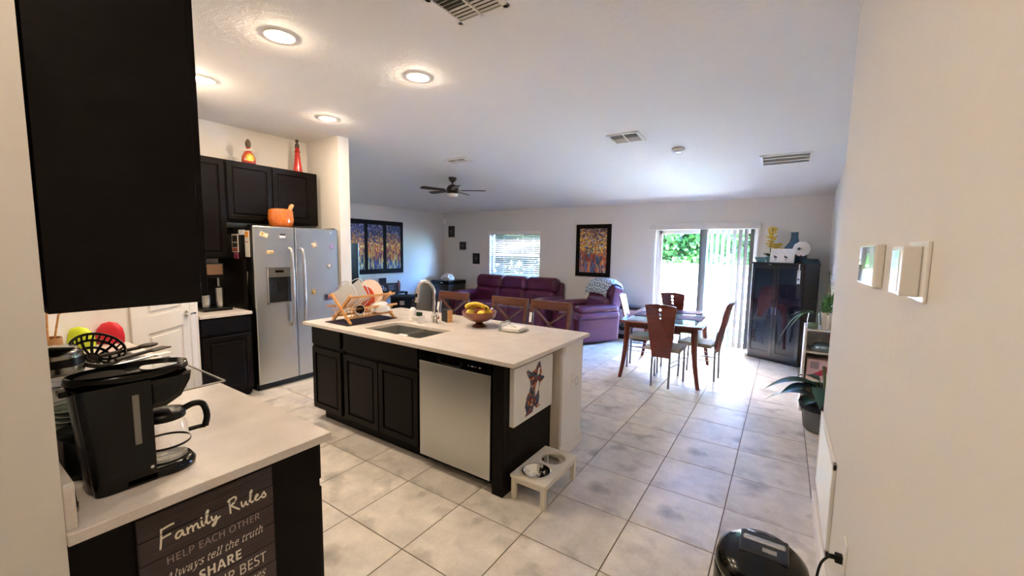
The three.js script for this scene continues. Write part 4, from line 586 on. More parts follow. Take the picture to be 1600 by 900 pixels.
{
  const o = thing('recliner', 'purple leather recliner armchair with a patterned throw on its back', 'armchair', [-2.9, 0, -6.8], -0.62);
  part('base', bx(-0.38, 0.38, 0.05, 0.3, -0.38, 0.38, 0.03), leather, o);
  for (const s of [-1, 1]) { const a = part('arm', bx(s > 0 ? 0.3 : -0.48, s > 0 ? 0.48 : -0.3, 0.04, 0.48, -0.36, 0.46, 0.04), leather, o); part('arm_pad', puff(s > 0 ? 0.27 : -0.53, s > 0 ? 0.53 : -0.27, 0.44, 0.56, -0.34, 0.48, 0.055), leather, a); part('arm_pad', puff(s > 0 ? 0.29 : -0.51, s > 0 ? 0.51 : -0.29, 0.54, 0.66, -0.32, 0.44, 0.055), leather, a); }
  part('seat_cushion', puff(-0.29, 0.29, 0.26, 0.5, -0.24, 0.46, 0.07, 0.03), leather, o); part('footrest', puff(-0.28, 0.28, 0.08, 0.34, 0.4, 0.49, 0.03), leather, o);
  part('backrest', [puff(-0.32, 0.32, 0.44, 0.78, -0.1, 0.14, 0.09, 0.03), puff(-0.33, 0.33, 0.74, 1.06, -0.15, 0.11, 0.1, 0.03)].map((g) => g.rotateX(-0.2).translate(0, 0.0, -0.16)), leather, o);
  part('back_side', [bx(0.33, 0.39, 0.3, 0.98, -0.12, 0.08, 0.025).rotateX(-0.2).translate(0, 0, -0.18), bx(-0.39, -0.33, 0.3, 0.98, -0.12, 0.08, 0.025).rotateX(-0.2).translate(0, 0, -0.18)], leather, o);
  // throw over the back
  const tx = canvasTex(256, 256, (x) => { x.fillStyle = '#c9d3dc'; x.fillRect(0, 0, 256, 256); x.strokeStyle = '#4f6e86'; x.lineWidth = 9; for (let i = -1; i < 5; i++) for (let j = -1; j < 5; j++) { const a = i * 64 + (j % 2) * 32, b = j * 64; x.beginPath(); x.moveTo(a, b + 32); x.quadraticCurveTo(a + 32, b - 10, a + 64, b + 32); x.quadraticCurveTo(a + 32, b + 74, a, b + 32); x.stroke(); } }); tx.wrapS = tx.wrapT = THREE.RepeatWrapping; tx.repeat.set(3, 3);
  const pts = [[0.15, 0.82], [0.165, 0.9], [0.155, 1.0], [0.1, 1.085], [-0.01, 1.115], [-0.1, 1.105], [-0.165, 1.05], [-0.185, 0.95], [-0.19, 0.78]], n = 20, pos = [], uv = [], idx = []; const cv = new THREE.CatmullRomCurve3(pts.map((p) => V(0, p[1], p[0]))).getPoints(28);
  cv.forEach((p, j) => { for (let i = 0; i <= n; i++) { const u = i / n - 0.5; pos.push(u * 0.7, p.y - 0.09 * Math.pow(Math.abs(u) * 2, 4) + 0.006 * Math.sin(i * 1.7 + j * 0.4), p.z + 0.008 * Math.sin(i * 1.3)); uv.push(u * 0.7, j / 28 * 0.6); } });
  for (let j = 0; j < cv.length - 1; j++) for (let i = 0; i < n; i++) { const a = j * (n + 1) + i; idx.push(a, a + n + 1, a + 1, a + 1, a + n + 1, a + n + 2); }
  const g = new THREE.BufferGeometry(); g.setAttribute('position', new THREE.Float32BufferAttribute(pos, 3)); g.setAttribute('uv', new THREE.Float32BufferAttribute(uv, 2)); g.setIndex(idx); g.computeVertexNormals(); g.own = true; g.rotateX(-0.2).translate(0, 0.0, -0.16);
  const th = thing('throw_blanket', 'pale blue patterned throw over the back of the recliner', 'blanket', [-2.9, 0, -6.8], -0.62); part('cloth', g, std(0xffffff, 0.95, { map: tx, side: THREE.DoubleSide }), th);
}
// pictures: generic dabs of autumn colour
const dabs = (w, h, bands, seed0) => canvasTex(w, h, (x) => {
  let s = seed0; const q = () => { s = (s * 16807) % 2147483647; return s / 2147483647; };
  for (let k = 0; k < bands.length; k++) { x.fillStyle = bands[k][0][0]; x.fillRect(0, h * k / bands.length, w, h / bands.length + 1); }
  for (let k = 0; k < 1500; k++) { const y = q() * h, b = bands[Math.min(bands.length - 1, Math.max(0, Math.floor((y / h + (q() - 0.5) * 0.16) * bands.length)))]; x.fillStyle = b[0][Math.floor(q() * b[0].length)]; x.globalAlpha = 0.55 + q() * 0.45; x.beginPath(); x.ellipse(q() * w, y, 4 + q() * 11, b[1] ? 14 + q() * 46 : 4 + q() * 9, b[1] ? 0 : q() * 3, 0, 7); x.fill(); }
});
const frameM = phy(0x07060b, 0.5, { specularIntensity: 0.3 });
{
  const night = [[['#1c2340', '#3a3f74', '#5a4a86', '#8a7fae', '#151828'], 0], [['#2a2a55', '#c77a2a', '#7a3d5e', '#36406e', '#e0a24a'], 0], [['#d98b2e', '#f0b34b', '#b34a32', '#7a2f3f', '#efd08a'], 0], [['#8a2f3f', '#d9832f', '#4a2450', '#c9a24a'], 1], [['#203a6e', '#c9b27a', '#3a4f8f', '#1c2450', '#d9cfa8'], 1]];
  const o = thingW('triptych_picture', 'large black-framed three-panel autumn painting on the left living room wall', 'picture', [XL, 1.04, -5.5]);
  part('frame', bx(XL, XL + 0.03, 1.04, 2.14, -6.18, -4.8, 0.004), frameM, o);
  const ys = [1.14, 2.05], cols = [[-6.1, -5.72], [-5.64, -5.26], [-5.18, -4.88]];
  cols.forEach(([a, b], i) => part('canvas', yaw(print(b - a, ys[1] - ys[0]), PI / 2).translate(XL + 0.0315, (ys[0] + ys[1]) / 2, (a + b) / 2), std(0xffffff, 0.5, { map: dabs(256, 512, night, 77 + i * 31) }), o));
}
{
  const aut = [[['#3a2f4a', '#a9702f', '#d9a24a', '#8a8fae', '#5a3a3a'], 0], [['#c98a2f', '#e0b34b', '#8a4a2a', '#9fb0cf', '#2a2a4a'], 0], [['#e6c35a', '#d98b2e', '#3f5a7a', '#7a3a2a'], 0], [['#b34a2f', '#e0a24a', '#7a2a2f', '#3a5a7f'], 1], [['#8f2a2f', '#c96a3a', '#d9a06a', '#2a3a5f', '#5a6f9f'], 1]];
  const o = thingW('framed_painting', 'tall black-framed autumn park painting on the back wall above the recliner', 'picture', [-3.11, 1.08, ZB]);
  part('frame', [bx(-3.465, -3.39, 1.08, 2.09, ZB, ZB + 0.035, 0.004), bx(-2.83, -2.755, 1.08, 2.09, ZB, ZB + 0.035, 0.004), bx(-3.4, -2.82, 2.01, 2.09, ZB, ZB + 0.034, 0.004), bx(-3.4, -2.82, 1.08, 1.16, ZB, ZB + 0.034, 0.004)], frameM, o);
  part('canvas', print(0.57, 0.86).translate(-3.11, 1.585, ZB + 0.02), std(0xffffff, 0.5, { map: dabs(320, 480, aut, 401) }), o);
}
{
  const M = std(0x0a0a0a, 0.4);
  [[706, 362, 0.19, 0.27, 'black-framed small portrait picture next to the room corner'], [723.5, 384, 0.19, 0.19, 'black-framed small square picture, middle one of the stepped three'], [744.5, 404, 0.2, 0.25, 'black-framed small portrait picture nearest the window']].forEach(([px, py, w, h, lab], i) => {
    const p = onZ(px, py, ZB), o = thing('small_picture', lab, 'picture', [p.x, p.y, ZB], 0, 'three stepped small pictures'); part('frame', new RoundedBoxGeometry(w, h, 0.02, 2, 0.003).translate(0, 0, 0.01), M, o); part('mat', new THREE.BoxGeometry(w * 0.7, h * 0.75, 0.002).translate(0, 0, 0.0205), std(0x16161a, 0.5), o); part('motif', [new THREE.TorusGeometry(w * 0.09, w * 0.035, 8, 16).translate(0, h * 0.05, 0.022), bx(-w * 0.03, w * 0.03, -h * 0.2, h * 0.02, 0.0215, 0.0235)], std(0x6b6b70, 0.5), o);
  });
  solo('motion_sensor', 'small white motion sensor high in the back corner', 'sensor', bx(XL + 0.01, XL + 0.075, 2.17, 2.3, ZB, ZB + 0.045, 0.012), whitePl);
}
{ // console, television and things on it
  const top = 0.66, x0 = XL + 0.02, x1 = -6.66;
  const o = thingW('console_table', 'low black media console along the left living room wall', 'console', [-6.85, 0, -5.0]);
  part('top', bx(x0, x1, top - 0.03, top, -5.98, -4.0, 0.003), blackPlastic, o); part('shelf', bx(x0, x1, 0.12, 0.15, -5.95, -4.03), blackPlastic, o);
  for (const z of [-5.96, -4.02]) for (const x of [x0 + 0.03, x1 - 0.03]) part('leg', bx(x - 0.02, x + 0.02, 0, top - 0.03, z - 0.02, z + 0.02), blackPlastic, o);
  const tv = thingW('television', 'large flat black television at the far end of the console', 'television', [-6.8, top, -4.3]); part('screen', bx(-6.83, -6.79, 0.76, 1.66, -4.88, -3.5, 0.006), blackGloss, tv); part('stand', [bx(-6.9, -6.72, top, top + 0.015, -4.5, -3.9), bx(-6.83, -6.8, top, 0.8, -4.25, -4.15)], blackPlastic, tv); part('bezel', bx(-6.788, -6.786, 0.76, 1.66, -4.88, -4.868), silver, tv);
  const tx = canvasTex(256, 128, (x) => { x.fillStyle = '#08090d'; x.fillRect(0, 0, 256, 128); x.strokeStyle = '#c9d4f0'; x.lineWidth = 9; x.beginPath(); x.arc(52, 50, 17, 0, 7); x.stroke(); x.beginPath(); x.arc(82, 82, 17, 0, 7); x.stroke(); x.fillStyle = '#8f97ab'; for (let k = 0; k < 4; k++) x.fillRect(132, 24 + k * 22, 92 - (k % 2) * 24, 7); });
  const sg = thing('desk_plaque', 'black tilted plaque with a white looped emblem on the media console', 'plaque', [-6.75, top, -5.53], 1.15); part('panel', new RoundedBoxGeometry(0.42, 0.2, 0.015, 2, 0.003).rotateX(-0.3).translate(0, 0.1, 0), blackMatte, sg); part('print', print(0.4, 0.185).rotateX(-0.3).translate(0, 0.1023, 0.0085), std(0xffffff, 0.5, { map: tx }), sg);
  solo('standing_photo', 'small black framed photo standing behind the plaque', 'photo', bx(-6.98, -6.96, top, 0.95, -5.66, -5.48, 0.003), blackMatte);
  solo('speaker', 'black box speaker on the media console beside the plaque', 'speaker', bx(-6.95, -6.8, top, 0.93, -5.22, -5.06, 0.008), blackMatte);
  const bt = thing('perfume_bottle', 'slim rose-brown bottle at the end of the media console', 'bottle', [-6.78, top, -5.83]); part('bottle', lathe([[0, 0], [0.035, 0], [0.042, 0.08], [0.042, 0.17], [0.03, 0.2], [0, 0.2]], 20), std(0x8a5550, 0.3), bt); part('cap', cyl(0.014, 0.014, 0.2, 0.235), blackPlastic, bt);
  const bxs = thing('subwoofer', 'black floor cabinet with a small white label beside the media console', 'cabinet', [-6.36, 0, -5.6], 0.6); part('body', bx(-0.21, 0.21, 0.02, 0.62, -0.2, 0.2, 0.008), blackPlastic, bxs); part('label', bx(-0.03, 0.06, 0.46, 0.54, 0.2, 0.203), std(0xb9a596, 0.5), bxs); part('lid', bx(-0.215, 0.215, 0.6, 0.63, -0.205, 0.205, 0.006), blackMatte, bxs);
  const f = thing('mini_fridge', 'grey mini fridge with a black top in the living room corner', 'mini fridge', [-6.55, 0, -7.14]); part('body', bx(-0.27, 0.27, 0.02, 0.77, -0.28, 0.26, 0.01), std(0x56585a, 0.4, { metalness: 0.5 }), f); part('door', bx(-0.27, 0.27, 0.04, 0.76, 0.262, 0.3, 0.012), std(0x5c5f61, 0.35, { metalness: 0.6 }), f); part('top', bx(-0.28, 0.28, 0.76, 0.85, -0.29, 0.31, 0.012), blackPlastic, f); part('badge', bx(0.02, 0.1, 0.79, 0.815, 0.309, 0.313), std(0xc8c8c8, 0.4), f);
  { const g = new THREE.IcosahedronGeometry(0.13, 4), p = g.attributes.position; for (let i = 0; i < p.count; i++) { const v = V(p.getX(i), p.getY(i), p.getZ(i)), k = 1 + 0.55 * fbm(v.x * 14, v.y * 14, v.z * 14, 3); p.setXYZ(i, v.x * k * 1.2, Math.max(-0.001, v.y * k * 0.9 + 0.03), v.z * k); } g.computeVertexNormals(); solo('crumpled_cloth', 'crumpled white cloth on top of the mini fridge', 'cloth', g.translate(-6.58, 0.85, -7.14), white); }
  // dark frame box by the wall
  const c = thing('pet_crate_panel', 'dark framed low box with pale front and round black knob by the back wall', 'box', [-2.26, 0, -7.32]); const dk = std(0x2b2b35, 0.5);
  part('frame', [bx(-0.33, -0.28, 0, 0.58, -0.12, 0.14), bx(0.28, 0.33, 0, 0.58, -0.12, 0.14), bx(-0.33, 0.33, 0.54, 0.6, -0.13, 0.15, 0.006), bx(-0.33, 0.33, 0, 0.08, -0.12, 0.14)], dk, c); part('panel', bx(-0.28, 0.28, 0.08, 0.54, -0.1, 0.1), std(0xc9b8c4, 0.5), c); part('knob', [sph(0.055, -0.12, 0.2, 0.12, 1, 1, 0.35), bx(-0.128, -0.112, 0.25, 0.29, 0.105, 0.12)], blackMatte, c); part('brace', bar([0.0, 0.14, 0.11], [0.2, 0.36, 0.11], 0.03, 0.015), dk, c);
}
// ---------- dining area ----------
{
  const o = thing('dining_table', 'cherry wood dining table with a frosted glass top and tapered splayed legs', 'table', [-1.235, 0, -5.62], 0.06); const w = 0.47, d = 0.68;
  const sh = new THREE.Shape(); sh.moveTo(-w, -d); sh.quadraticCurveTo(0, -d - 0.045, w, -d); sh.quadraticCurveTo(w + 0.045, 0, w, d); sh.quadraticCurveTo(0, d + 0.045, -w, d); sh.quadraticCurveTo(-w - 0.045, 0, -w, -d);
  const ho = rrect(-w + 0.075, w - 0.075, -d + 0.085, d - 0.085, 0.02, new THREE.Path()); sh.holes.push(ho);
  part('top_frame', extr(sh, 0.03, 0.008).rotateX(-PI / 2).translate(0, 0.71, 0), cherry, o); part('glass_top', bx(-w + 0.07, w - 0.07, 0.728, 0.738, -d + 0.08, d - 0.08, 0.003), phy(0xb9d4d8, 0.06, { transmission: 0.55, thickness: 0, ior: 1.5 }), o);
  part('apron', [bx(-w + 0.09, w - 0.09, 0.65, 0.71, -d + 0.06, -d + 0.085), bx(-w + 0.09, w - 0.09, 0.65, 0.71, d - 0.085, d - 0.06), bx(-w + 0.06, -w + 0.085, 0.65, 0.71, -d + 0.08, d - 0.08), bx(w - 0.085, w - 0.06, 0.65, 0.71, -d + 0.08, d - 0.08)], cherry, o);
  for (const sx of [-1, 1]) for (const sz of [-1, 1]) { const g = new THREE.CylinderGeometry(0.038, 0.022, 0.71, 12, 10), p = g.attributes.position; for (let i = 0; i < p.count; i++) { const t = 0.5 - p.getY(i) / 0.71, off = 0.07 * t * t; p.setX(i, p.getX(i) + sx * off); p.setZ(i, p.getZ(i) * 1.15 + sz * off * 0.3); } g.computeVertexNormals(); part('leg', g.translate(sx * (w - 0.085), 0.355, sz * (d - 0.075)), cherry, o); }
  const runner = std(0x4a2436, 0.9);
  [[-1.13, -6.1, 0.3, 'dark purple placemat on the far end of the dining table'], [-0.95, -5.62, 1.6, 'dark purple placemat on the door side of the dining table'], [-1.5, -5.6, 1.55, 'dark purple placemat on the sofa side of the dining table']].forEach(([x, z, t, lab]) => solo('placemat', lab, 'placemat', yaw(bx(-0.21, 0.21, 0, 0.006, -0.14, 0.14, 0.002), t).translate(x, 0.741, z), runner));
  const chair = thing('dining_chair', '', 'chair', [0, 0, 0], 0, 'dining chairs');
  // local: faces +z, back at -z
  const seatM = std(0xa89f90, 0.6);
  part('seat', puff(-0.2, 0.2, 0.42, 0.465, -0.18, 0.22, 0.02, 0.008), seatM, chair);
  for (const sx of [-1, 1]) { part('front_leg', rod([sx * 0.175, 0, 0.2], [sx * 0.175, 0.43, 0.19], 0.013), rail, chair); part('rear_leg', [rod([sx * 0.1, 0, -0.21], [sx * 0.1, 0.46, -0.2], 0.013), rod([sx * 0.1, 0.46, -0.2], [sx * 0.085, 0.62, -0.225], 0.012)], rail, chair); for (const y of [0.3, 0.25]) part('side_rung', rod([sx * 0.105, y, -0.205], [sx * 0.173, y, 0.195], 0.006), rail, chair); }
  part('seat_rail', [rod([-0.175, 0.425, 0.19], [0.175, 0.425, 0.19], 0.01), rod([-0.1, 0.425, -0.2], [0.1, 0.425, -0.2], 0.01)], rail, chair);
  { const s = new THREE.Shape(); s.moveTo(-0.1, 0.36); s.lineTo(0.1, 0.36); s.quadraticCurveTo(0.125, 0.5, 0.14, 0.65); s.quadraticCurveTo(0.155, 0.85, 0.172, 0.975); s.quadraticCurveTo(0, 1.02, -0.172, 0.975); s.quadraticCurveTo(-0.155, 0.85, -0.14, 0.65); s.quadraticCurveTo(-0.125, 0.5, -0.1, 0.36);
    for (const [y, r] of [[0.935, 0.019], [0.882, 0.017], [0.835, 0.013]]) s.holes.push(circ(0, y, r));
    const g = new THREE.ExtrudeGeometry(s, { depth: 0.012, bevelEnabled: true, bevelSize: 0.002, bevelThickness: 0.002, bevelSegments: 1, curveSegments: 16, steps: 1 });
    const p = g.attributes.position; for (let i = 0; i < p.count; i++) { const y = p.getY(i), t = Math.max(0, y - 0.4); p.setZ(i, p.getZ(i) - 0.225 - 0.13 * t - 0.16 * t * t - 0.02 * (p.getX(i) / 0.17) ** 2 * -1); } g.computeVertexNormals(); part('backrest', g, cherry, chair); }
  chair.position.set(-1.13, 0, -5.07); chair.rotation.y = PI - 0.02; chair.userData.label = 'cherry-backed dining chair with its back to the kitchen at the near end of the table';
  dup(chair, [-1.31, 0, -6.58], 0.08, 'cherry-backed dining chair with its back to the sliding door');
  dup(chair, [-0.83, 0, -5.6], -PI / 2 + 0.12, 'cherry-backed dining chair on the cabinet side of the dining table');
  dup(chair, [-1.52, 0, -5.58], PI / 2 - 0.1, 'cherry-backed dining chair on the recliner side of the dining table');
}
{ // curio cabinet set across the corner
  const ux = 0.63, uz = 0.32, t = -Math.atan2(uz, ux);
  const o = thing('display_cabinet', 'black display cabinet with dark glass doors in the dining corner', 'cabinet', [-0.075, 0, -7.02], t); const w = 0.355, D = 0.4, H = 1.455, bl = phy(0x0a0d14, 0.25, { clearcoat: 0.6 });
  part('body', [bx(-w, -w + 0.025, 0, H - 0.03, -D, 0), bx(w - 0.025, w, 0, H - 0.03, -D, 0), bx(-w, w, 0, H - 0.03, -D, -D + 0.015), bx(-w, w, 0, 0.07, -D, -0.004)], bl, o); part('top', bx(-w - 0.01, w + 0.01, H - 0.03, H, -D - 0.0, 0.015, 0.004), bl, o);
  for (const y of [0.42, 0.75, 1.08]) part('shelf', bx(-w + 0.025, w - 0.025, y, y + 0.018, -D + 0.02, -0.03), bl, o);
  for (const s of [-1, 1]) { const a = s < 0 ? -w + 0.003 : 0.002, b = s < 0 ? -0.002 : w - 0.003; const d = part('door', [bx(a, a + 0.045, 0.075, H - 0.035, 0, 0.02, 0.002), bx(b - 0.045, b, 0.075, H - 0.035, 0, 0.02, 0.002), bx(a, b, 0.075, 0.14, 0, 0.0195, 0.002), bx(a, b, H - 0.09, H - 0.035, 0, 0.0195, 0.002)], bl, o); part('glass', bx(a + 0.045, b - 0.045, 0.14, H - 0.09, 0.006, 0.011), phy(0x1a2433, 0.04, { transmission: 0.45, thickness: 0, ior: 1.5 }), d); }
  part('handle', [rod([-0.025, 0.7, 0.03], [-0.025, 0.8, 0.03], 0.005), rod([0.025, 0.7, 0.03], [0.025, 0.8, 0.03], 0.005)], silver, o);
  const tagM = std(0xd9dde2, 0.5);
  const tg = thing('paper_tag', 'long white paper tag hanging on the front edge of the display cabinet', 'tag', [-0.075, 0, -7.02], t); part('strip', [bx(0.27, 0.31, 1.17, 1.36, 0.021, 0.024)], tagM, tg); part('loop', [bx(0.282, 0.298, 1.36, 1.44, 0.021, 0.023)], tagM, tg); part('mark', bx(0.278, 0.302, 1.22, 1.245, 0.0235, 0.0255), std(0x4a5a70, 0.5), tg);
  const put = (x, z) => { const c = Math.cos(t), s = Math.sin(t); return [-0.075 + c * x + s * z, H, -7.02 - s * x + c * z]; };
  // ornaments on top
  const or = thing('yellow_orchid', 'potted orchid with dense yellow flowers on the display cabinet', 'plant', put(-0.2, -0.16)); part('pot', lathe([[0, 0], [0.045, 0], [0.065, 0.08], [0.06, 0.085], [0.04, 0.06], [0, 0.06]], 24), std(0x7a9fb0, 0.3), or); part('stem', tube([[0, 0.05, 0], [-0.01, 0.25, 0.01], [0.01, 0.42, 0], [0.0, 0.5, 0.02]], 0.006, 20), leafGreen, or);
  { const gs = []; for (let k = 0; k < 90; k++) { const a = rr(0, 6.3), y = k < 62 ? rr(0.22, 0.52) : rr(0.16, 0.27), r = k < 62 ? rr(0, 0.05) * (1.35 - y) : 0, x0 = k < 62 ? 0 : rr(0.03, 0.15); gs.push(sph(0.022, x0 + Math.cos(a) * r, y, Math.sin(a) * (r + 0.02), 1, 0.55, 1, 8).rotateZ(rr(-0.1, 0.1))); } part('blossoms', gs, std(0xd9b63e, 0.6), or).userData.kind = 'stuff'; }
  { const gs = []; for (let k = 0; k < 6; k++) gs.push(sph(0.06, 0.055, 0.0, 0, 1, 0.18, 0.4, 10).rotateZ(0.5).rotateY(k * 1.05).translate(0, 0.08, 0)); part('leaves', gs, leafGreen, or); }
  solo('glass_dish', 'pale teal glass bowl at the end of the display cabinet', 'bowl', lathe([[0, 0], [0.05, 0], [0.085, 0.07], [0.082, 0.072], [0.048, 0.008], [0, 0.008]], 28).translate(...put(-0.31, -0.1)), phy(0x9cc3cc, 0.1, { transmission: 0.5, thickness: 0 }));
  solo('blue_vase', 'wide-bodied dark blue bottle vase on the display cabinet', 'vase', lathe([[0, 0], [0.16, 0], [0.2, 0.06], [0.19, 0.14], [0.12, 0.24], [0.07, 0.3], [0.052, 0.36], [0.05, 0.42], [0.058, 0.44], [0.048, 0.44], [0.045, 0.37], [0, 0.3]], 40).scale(0.85, 1, 0.7).translate(...put(0.08, -0.22)), phy(0x1d4866, 0.2, { clearcoat: 0.6 }));
  const tx = canvasTex(256, 150, (x) => { x.fillStyle = '#eceae8'; x.fillRect(0, 0, 256, 150); x.fillStyle = '#3f4148'; const bird = (a, b) => { x.beginPath(); x.ellipse(a, b, 20, 10, 0.2, 0, 7); x.fill(); x.fillRect(a - 4, b + 5, 4, 34); x.fillRect(a + 6, b + 5, 4, 34); x.fillRect(a - 18, b - 18, 12, 10); }; bird(60, 92); bird(172, 92); x.strokeStyle = '#8a8c90'; x.lineWidth = 3; for (let k = 0; k < 9; k++) { x.beginPath(); x.moveTo(20 + k * 26, 20 + (k % 3) * 12); x.lineTo(30 + k * 26, 34 + (k % 3) * 12); x.stroke(); } });
  const pl = thing('ornament_plaque', 'white plaque with dark animal figures leaning on the display cabinet', 'plaque', put(0.02, -0.05), t); part('board', new RoundedBoxGeometry(0.33, 0.2, 0.018, 2, 0.004).rotateX(-0.12).translate(0, 0.1, 0), white, pl); part('print', print(0.325, 0.195).rotateX(-0.12).translate(0, 0.1012, 0.0095), std(0xffffff, 0.6, { map: tx }), pl);
  const fl = thing('white_ornament', 'white round flower ornament on the display cabinet beside the plaque', 'ornament', put(0.24, -0.1)); part('disc', [...Array(10)].map((_, k) => sph(0.05, Math.cos(k * 0.628) * 0.055, 0.2 + Math.sin(k * 0.628) * 0.055, 0, 1, 1, 0.3, 10)), white, fl); part('centre', sph(0.02, -0.03, 0.2, 0.02), std(0x4a4f58, 0.5), fl); part('stand', [cyl(0.045, 0.035, 0, 0.02), cyl(0.01, 0.01, 0.02, 0.15)], blackMatte, fl);
  [[0.0, 0.035, 0x2f4f5c, 'lower'], [0.035, 0.028, 0x24323f, 'upper']].forEach(([y, h, c, n]) => { const q = put(0.3, -0.3); solo('book', n + ' book lying on the end of the display cabinet', 'book', yaw(bx(-0.09, 0.05, 0, h, -0.1, 0.1, 0.004), t + y * 6).translate(q[0], q[1] + y, q[2]), std(c, 0.6), 'books on the display cabinet'); });
}
// leaf blade: from origin along +x, drooping
function leafG(L, w, droop, n = 10, fold = 0.25) {
  const pos = [], idx = [], uv = []; for (let i = 0; i <= n; i++) { const t = i / n, h = w * Math.sin(PI * Math.pow(t, 0.75)) * 0.5 + 0.002, x = L * t * (1 - 0.12 * droop * t), y = L * (0.25 * t - droop * t * t); for (const s of [-1, -0.5, 0, 0.5, 1]) { pos.push(x, y + Math.abs(s) * h * fold, s * h); uv.push(t, s); } }
  for (let i = 0; i < n; i++) for (let j = 0; j < 4; j++) { const a = i * 5 + j; idx.push(a, a + 5, a + 1, a + 1, a + 5, a + 6); }
  const g = new THREE.BufferGeometry(); g.setAttribute('position', new THREE.Float32BufferAttribute(pos, 3)); g.setAttribute('uv', new THREE.Float32BufferAttribute(uv, 2)); g.setIndex(idx); g.computeVertexNormals(); return g;
}
{ // white shelf, plants
  const o = thingW('white_shelf', 'narrow white shelf unit against the right wall behind the floor plant', 'shelf', [0.37, 0, -5.02]);
  const x0 = 0.215, x1 = 0.515, z0 = -5.3, z1 = -4.98, wm = std(0xe6e3de, 0.45);
  part('side', bx(x0, x0 + 0.018, 0, 0.86, z0, z1), wm, o); part('side', bx(x1 - 0.018, x1, 0, 0.86, z0, z1), wm, o); for (const y of [0.06, 0.34, 0.62, 0.845]) part('board', bx(x0 + 0.018, x1 - 0.018, y - 0.015, y, z0, z1), wm, o); part('back', bx(x0, x1, 0.02, 0.86, z0 - 0.006, z0), wm, o);
  const tr = thing('silver_tray', 'oval silver tray on the upper shelf of the white unit', 'tray', [0.37, 0.62, -5.1]); part('tray', [lathe([[0, 0], [0.09, 0], [0.1, 0.03], [0.095, 0.03], [0.086, 0.006], [0, 0.006]], 32).scale(1.2, 1, 1)], std(0x9fb4c4, 0.2, { metalness: 0.8 }), tr); part('lid', sph(0.085, 0, 0.03, 0, 1.15, 0.7, 1), std(0x86a0b4, 0.2, { metalness: 0.7 }), tr);
  const rb = thing('red_shoe_box', 'pink box with a red high-heel motif on the middle shelf of the white unit', 'box', [0.37, 0.34, -5.06]); part('box', bx(-0.12, 0.12, 0, 0.2, -0.1, 0.06, 0.004), std(0xd8b8bb, 0.6), rb); { const s = new THREE.Shape(); s.moveTo(-0.1, 0.03); s.quadraticCurveTo(-0.02, 0.06, 0.06, 0.15); s.lineTo(0.1, 0.16); s.quadraticCurveTo(0.1, 0.08, 0.085, 0.02); s.lineTo(0.07, 0.09); s.quadraticCurveTo(0.0, 0.01, -0.1, 0.015); part('shoe_motif', extr(s, 0.004).translate(0, 0.01, 0.06), std(0xa8243c, 0.5), rb); } part('sketch', bx(-0.09, -0.02, 0.11, 0.18, 0.059, 0.062), std(0x9a8a90, 0.6), rb);
  [[0x7a6a4a, -0.09, 'brown'], [0x35553f, -0.04, 'green'], [0x5a4a6a, 0.02, 'violet'], [0x2d3440, 0.07, 'dark blue']].forEach(([c, x, n]) => solo('book', n + ' book standing on the lowest shelf of the white unit', 'book', bx(0.37 + x - 0.02, 0.37 + x + 0.02, 0.06, 0.25, -5.2, -5.04, 0.003), std(c, 0.6), 'books in the white shelf'));
  const pg = thing('planter_plant', 'white planter with a bushy feathery green plant on the white shelf', 'plant', [0.395, 0.845, -5.08]); part('planter', [lathe([[0, 0], [0.062, 0], [0.085, 0.17], [0.08, 0.17], [0.06, 0.14], [0, 0.14]], 4).rotateY(PI / 4)], whitePl, pg);
  { const gs = []; for (let k = 0; k < 120; k++) gs.push(leafG(rr(0.05, 0.12), rr(0.012, 0.026), rr(0.1, 0.5), 5).rotateZ(rr(0.1, 1.3)).rotateY(rr(0, 6.28)).translate(rr(-0.05, 0.05), rr(0.12, 0.3), rr(-0.05, 0.05))); for (let k = 0; k < 26; k++) { const y = 0.25 + k * 0.012; gs.push(leafG(rr(0.04, 0.08), 0.014, 0.3, 4).rotateY(k * 2.4).translate(0.02 - k * 0.002, y, 0)); } part('foliage', gs, phy(0x5f8f4a, 0.6, { side: THREE.DoubleSide, transmission: 0.2, thickness: 0 }), pg).userData.kind = 'stuff'; part('stem', tube([[0.02, 0.1, 0], [0.0, 0.35, 0], [-0.02, 0.58, 0]], 0.004, 10), leafGreen, pg); }
  const gv = thing('glass_vase', 'clear glass vase with trailing green stems on the white shelf', 'vase', [0.275, 0.845, -5.03]); part('vase', lathe([[0, 0], [0.045, 0], [0.05, 0.08], [0.042, 0.15], [0.05, 0.17]], 28), glassTint, gv); part('water_stones', lathe([[0, 0.004], [0.043, 0.004], [0.047, 0.06], [0, 0.06]], 24), std(0x8fa58a, 0.4), gv);
  for (const [a, L, d] of [[2.6, 0.22, 0.5], [3.3, 0.3, 1.1], [2.9, 0.34, 1.3], [3.7, 0.26, 0.9], [2.2, 0.18, 0.3]]) part('trailing_leaf', leafG(L, 0.03, d, 12).rotateY(a).translate(0, 0.16, 0), leafGreen, gv);
  // floor plant
  const fp = thing('potted_floor_plant', 'grey pot with a drooping broad dark-leaved plant on the floor by the white shelf', 'plant', [0.36, 0, -4.5]); part('pot', lathe([[0, 0], [0.1, 0], [0.125, 0.03], [0.138, 0.12], [0.13, 0.21], [0.12, 0.21], [0.12, 0.17], [0, 0.17]], 36), std(0x5b5a58, 0.7), fp); part('dark_rim', [lathe([[0.115, 0.18], [0.16, 0.2], [0.175, 0.25], [0.165, 0.28], [0.12, 0.27], [0.0, 0.22]], 20).scale(1, 1, 0.9)], std(0x0f1316, 0.8), fp); part('stem', tube([[0, 0.2, 0], [0.01, 0.4, 0], [-0.01, 0.6, 0.02]], 0.012, 16), std(0x5a6a3a, 0.6), fp);
  const dkl = phy(0x163a2b, 0.35, { side: THREE.DoubleSide });
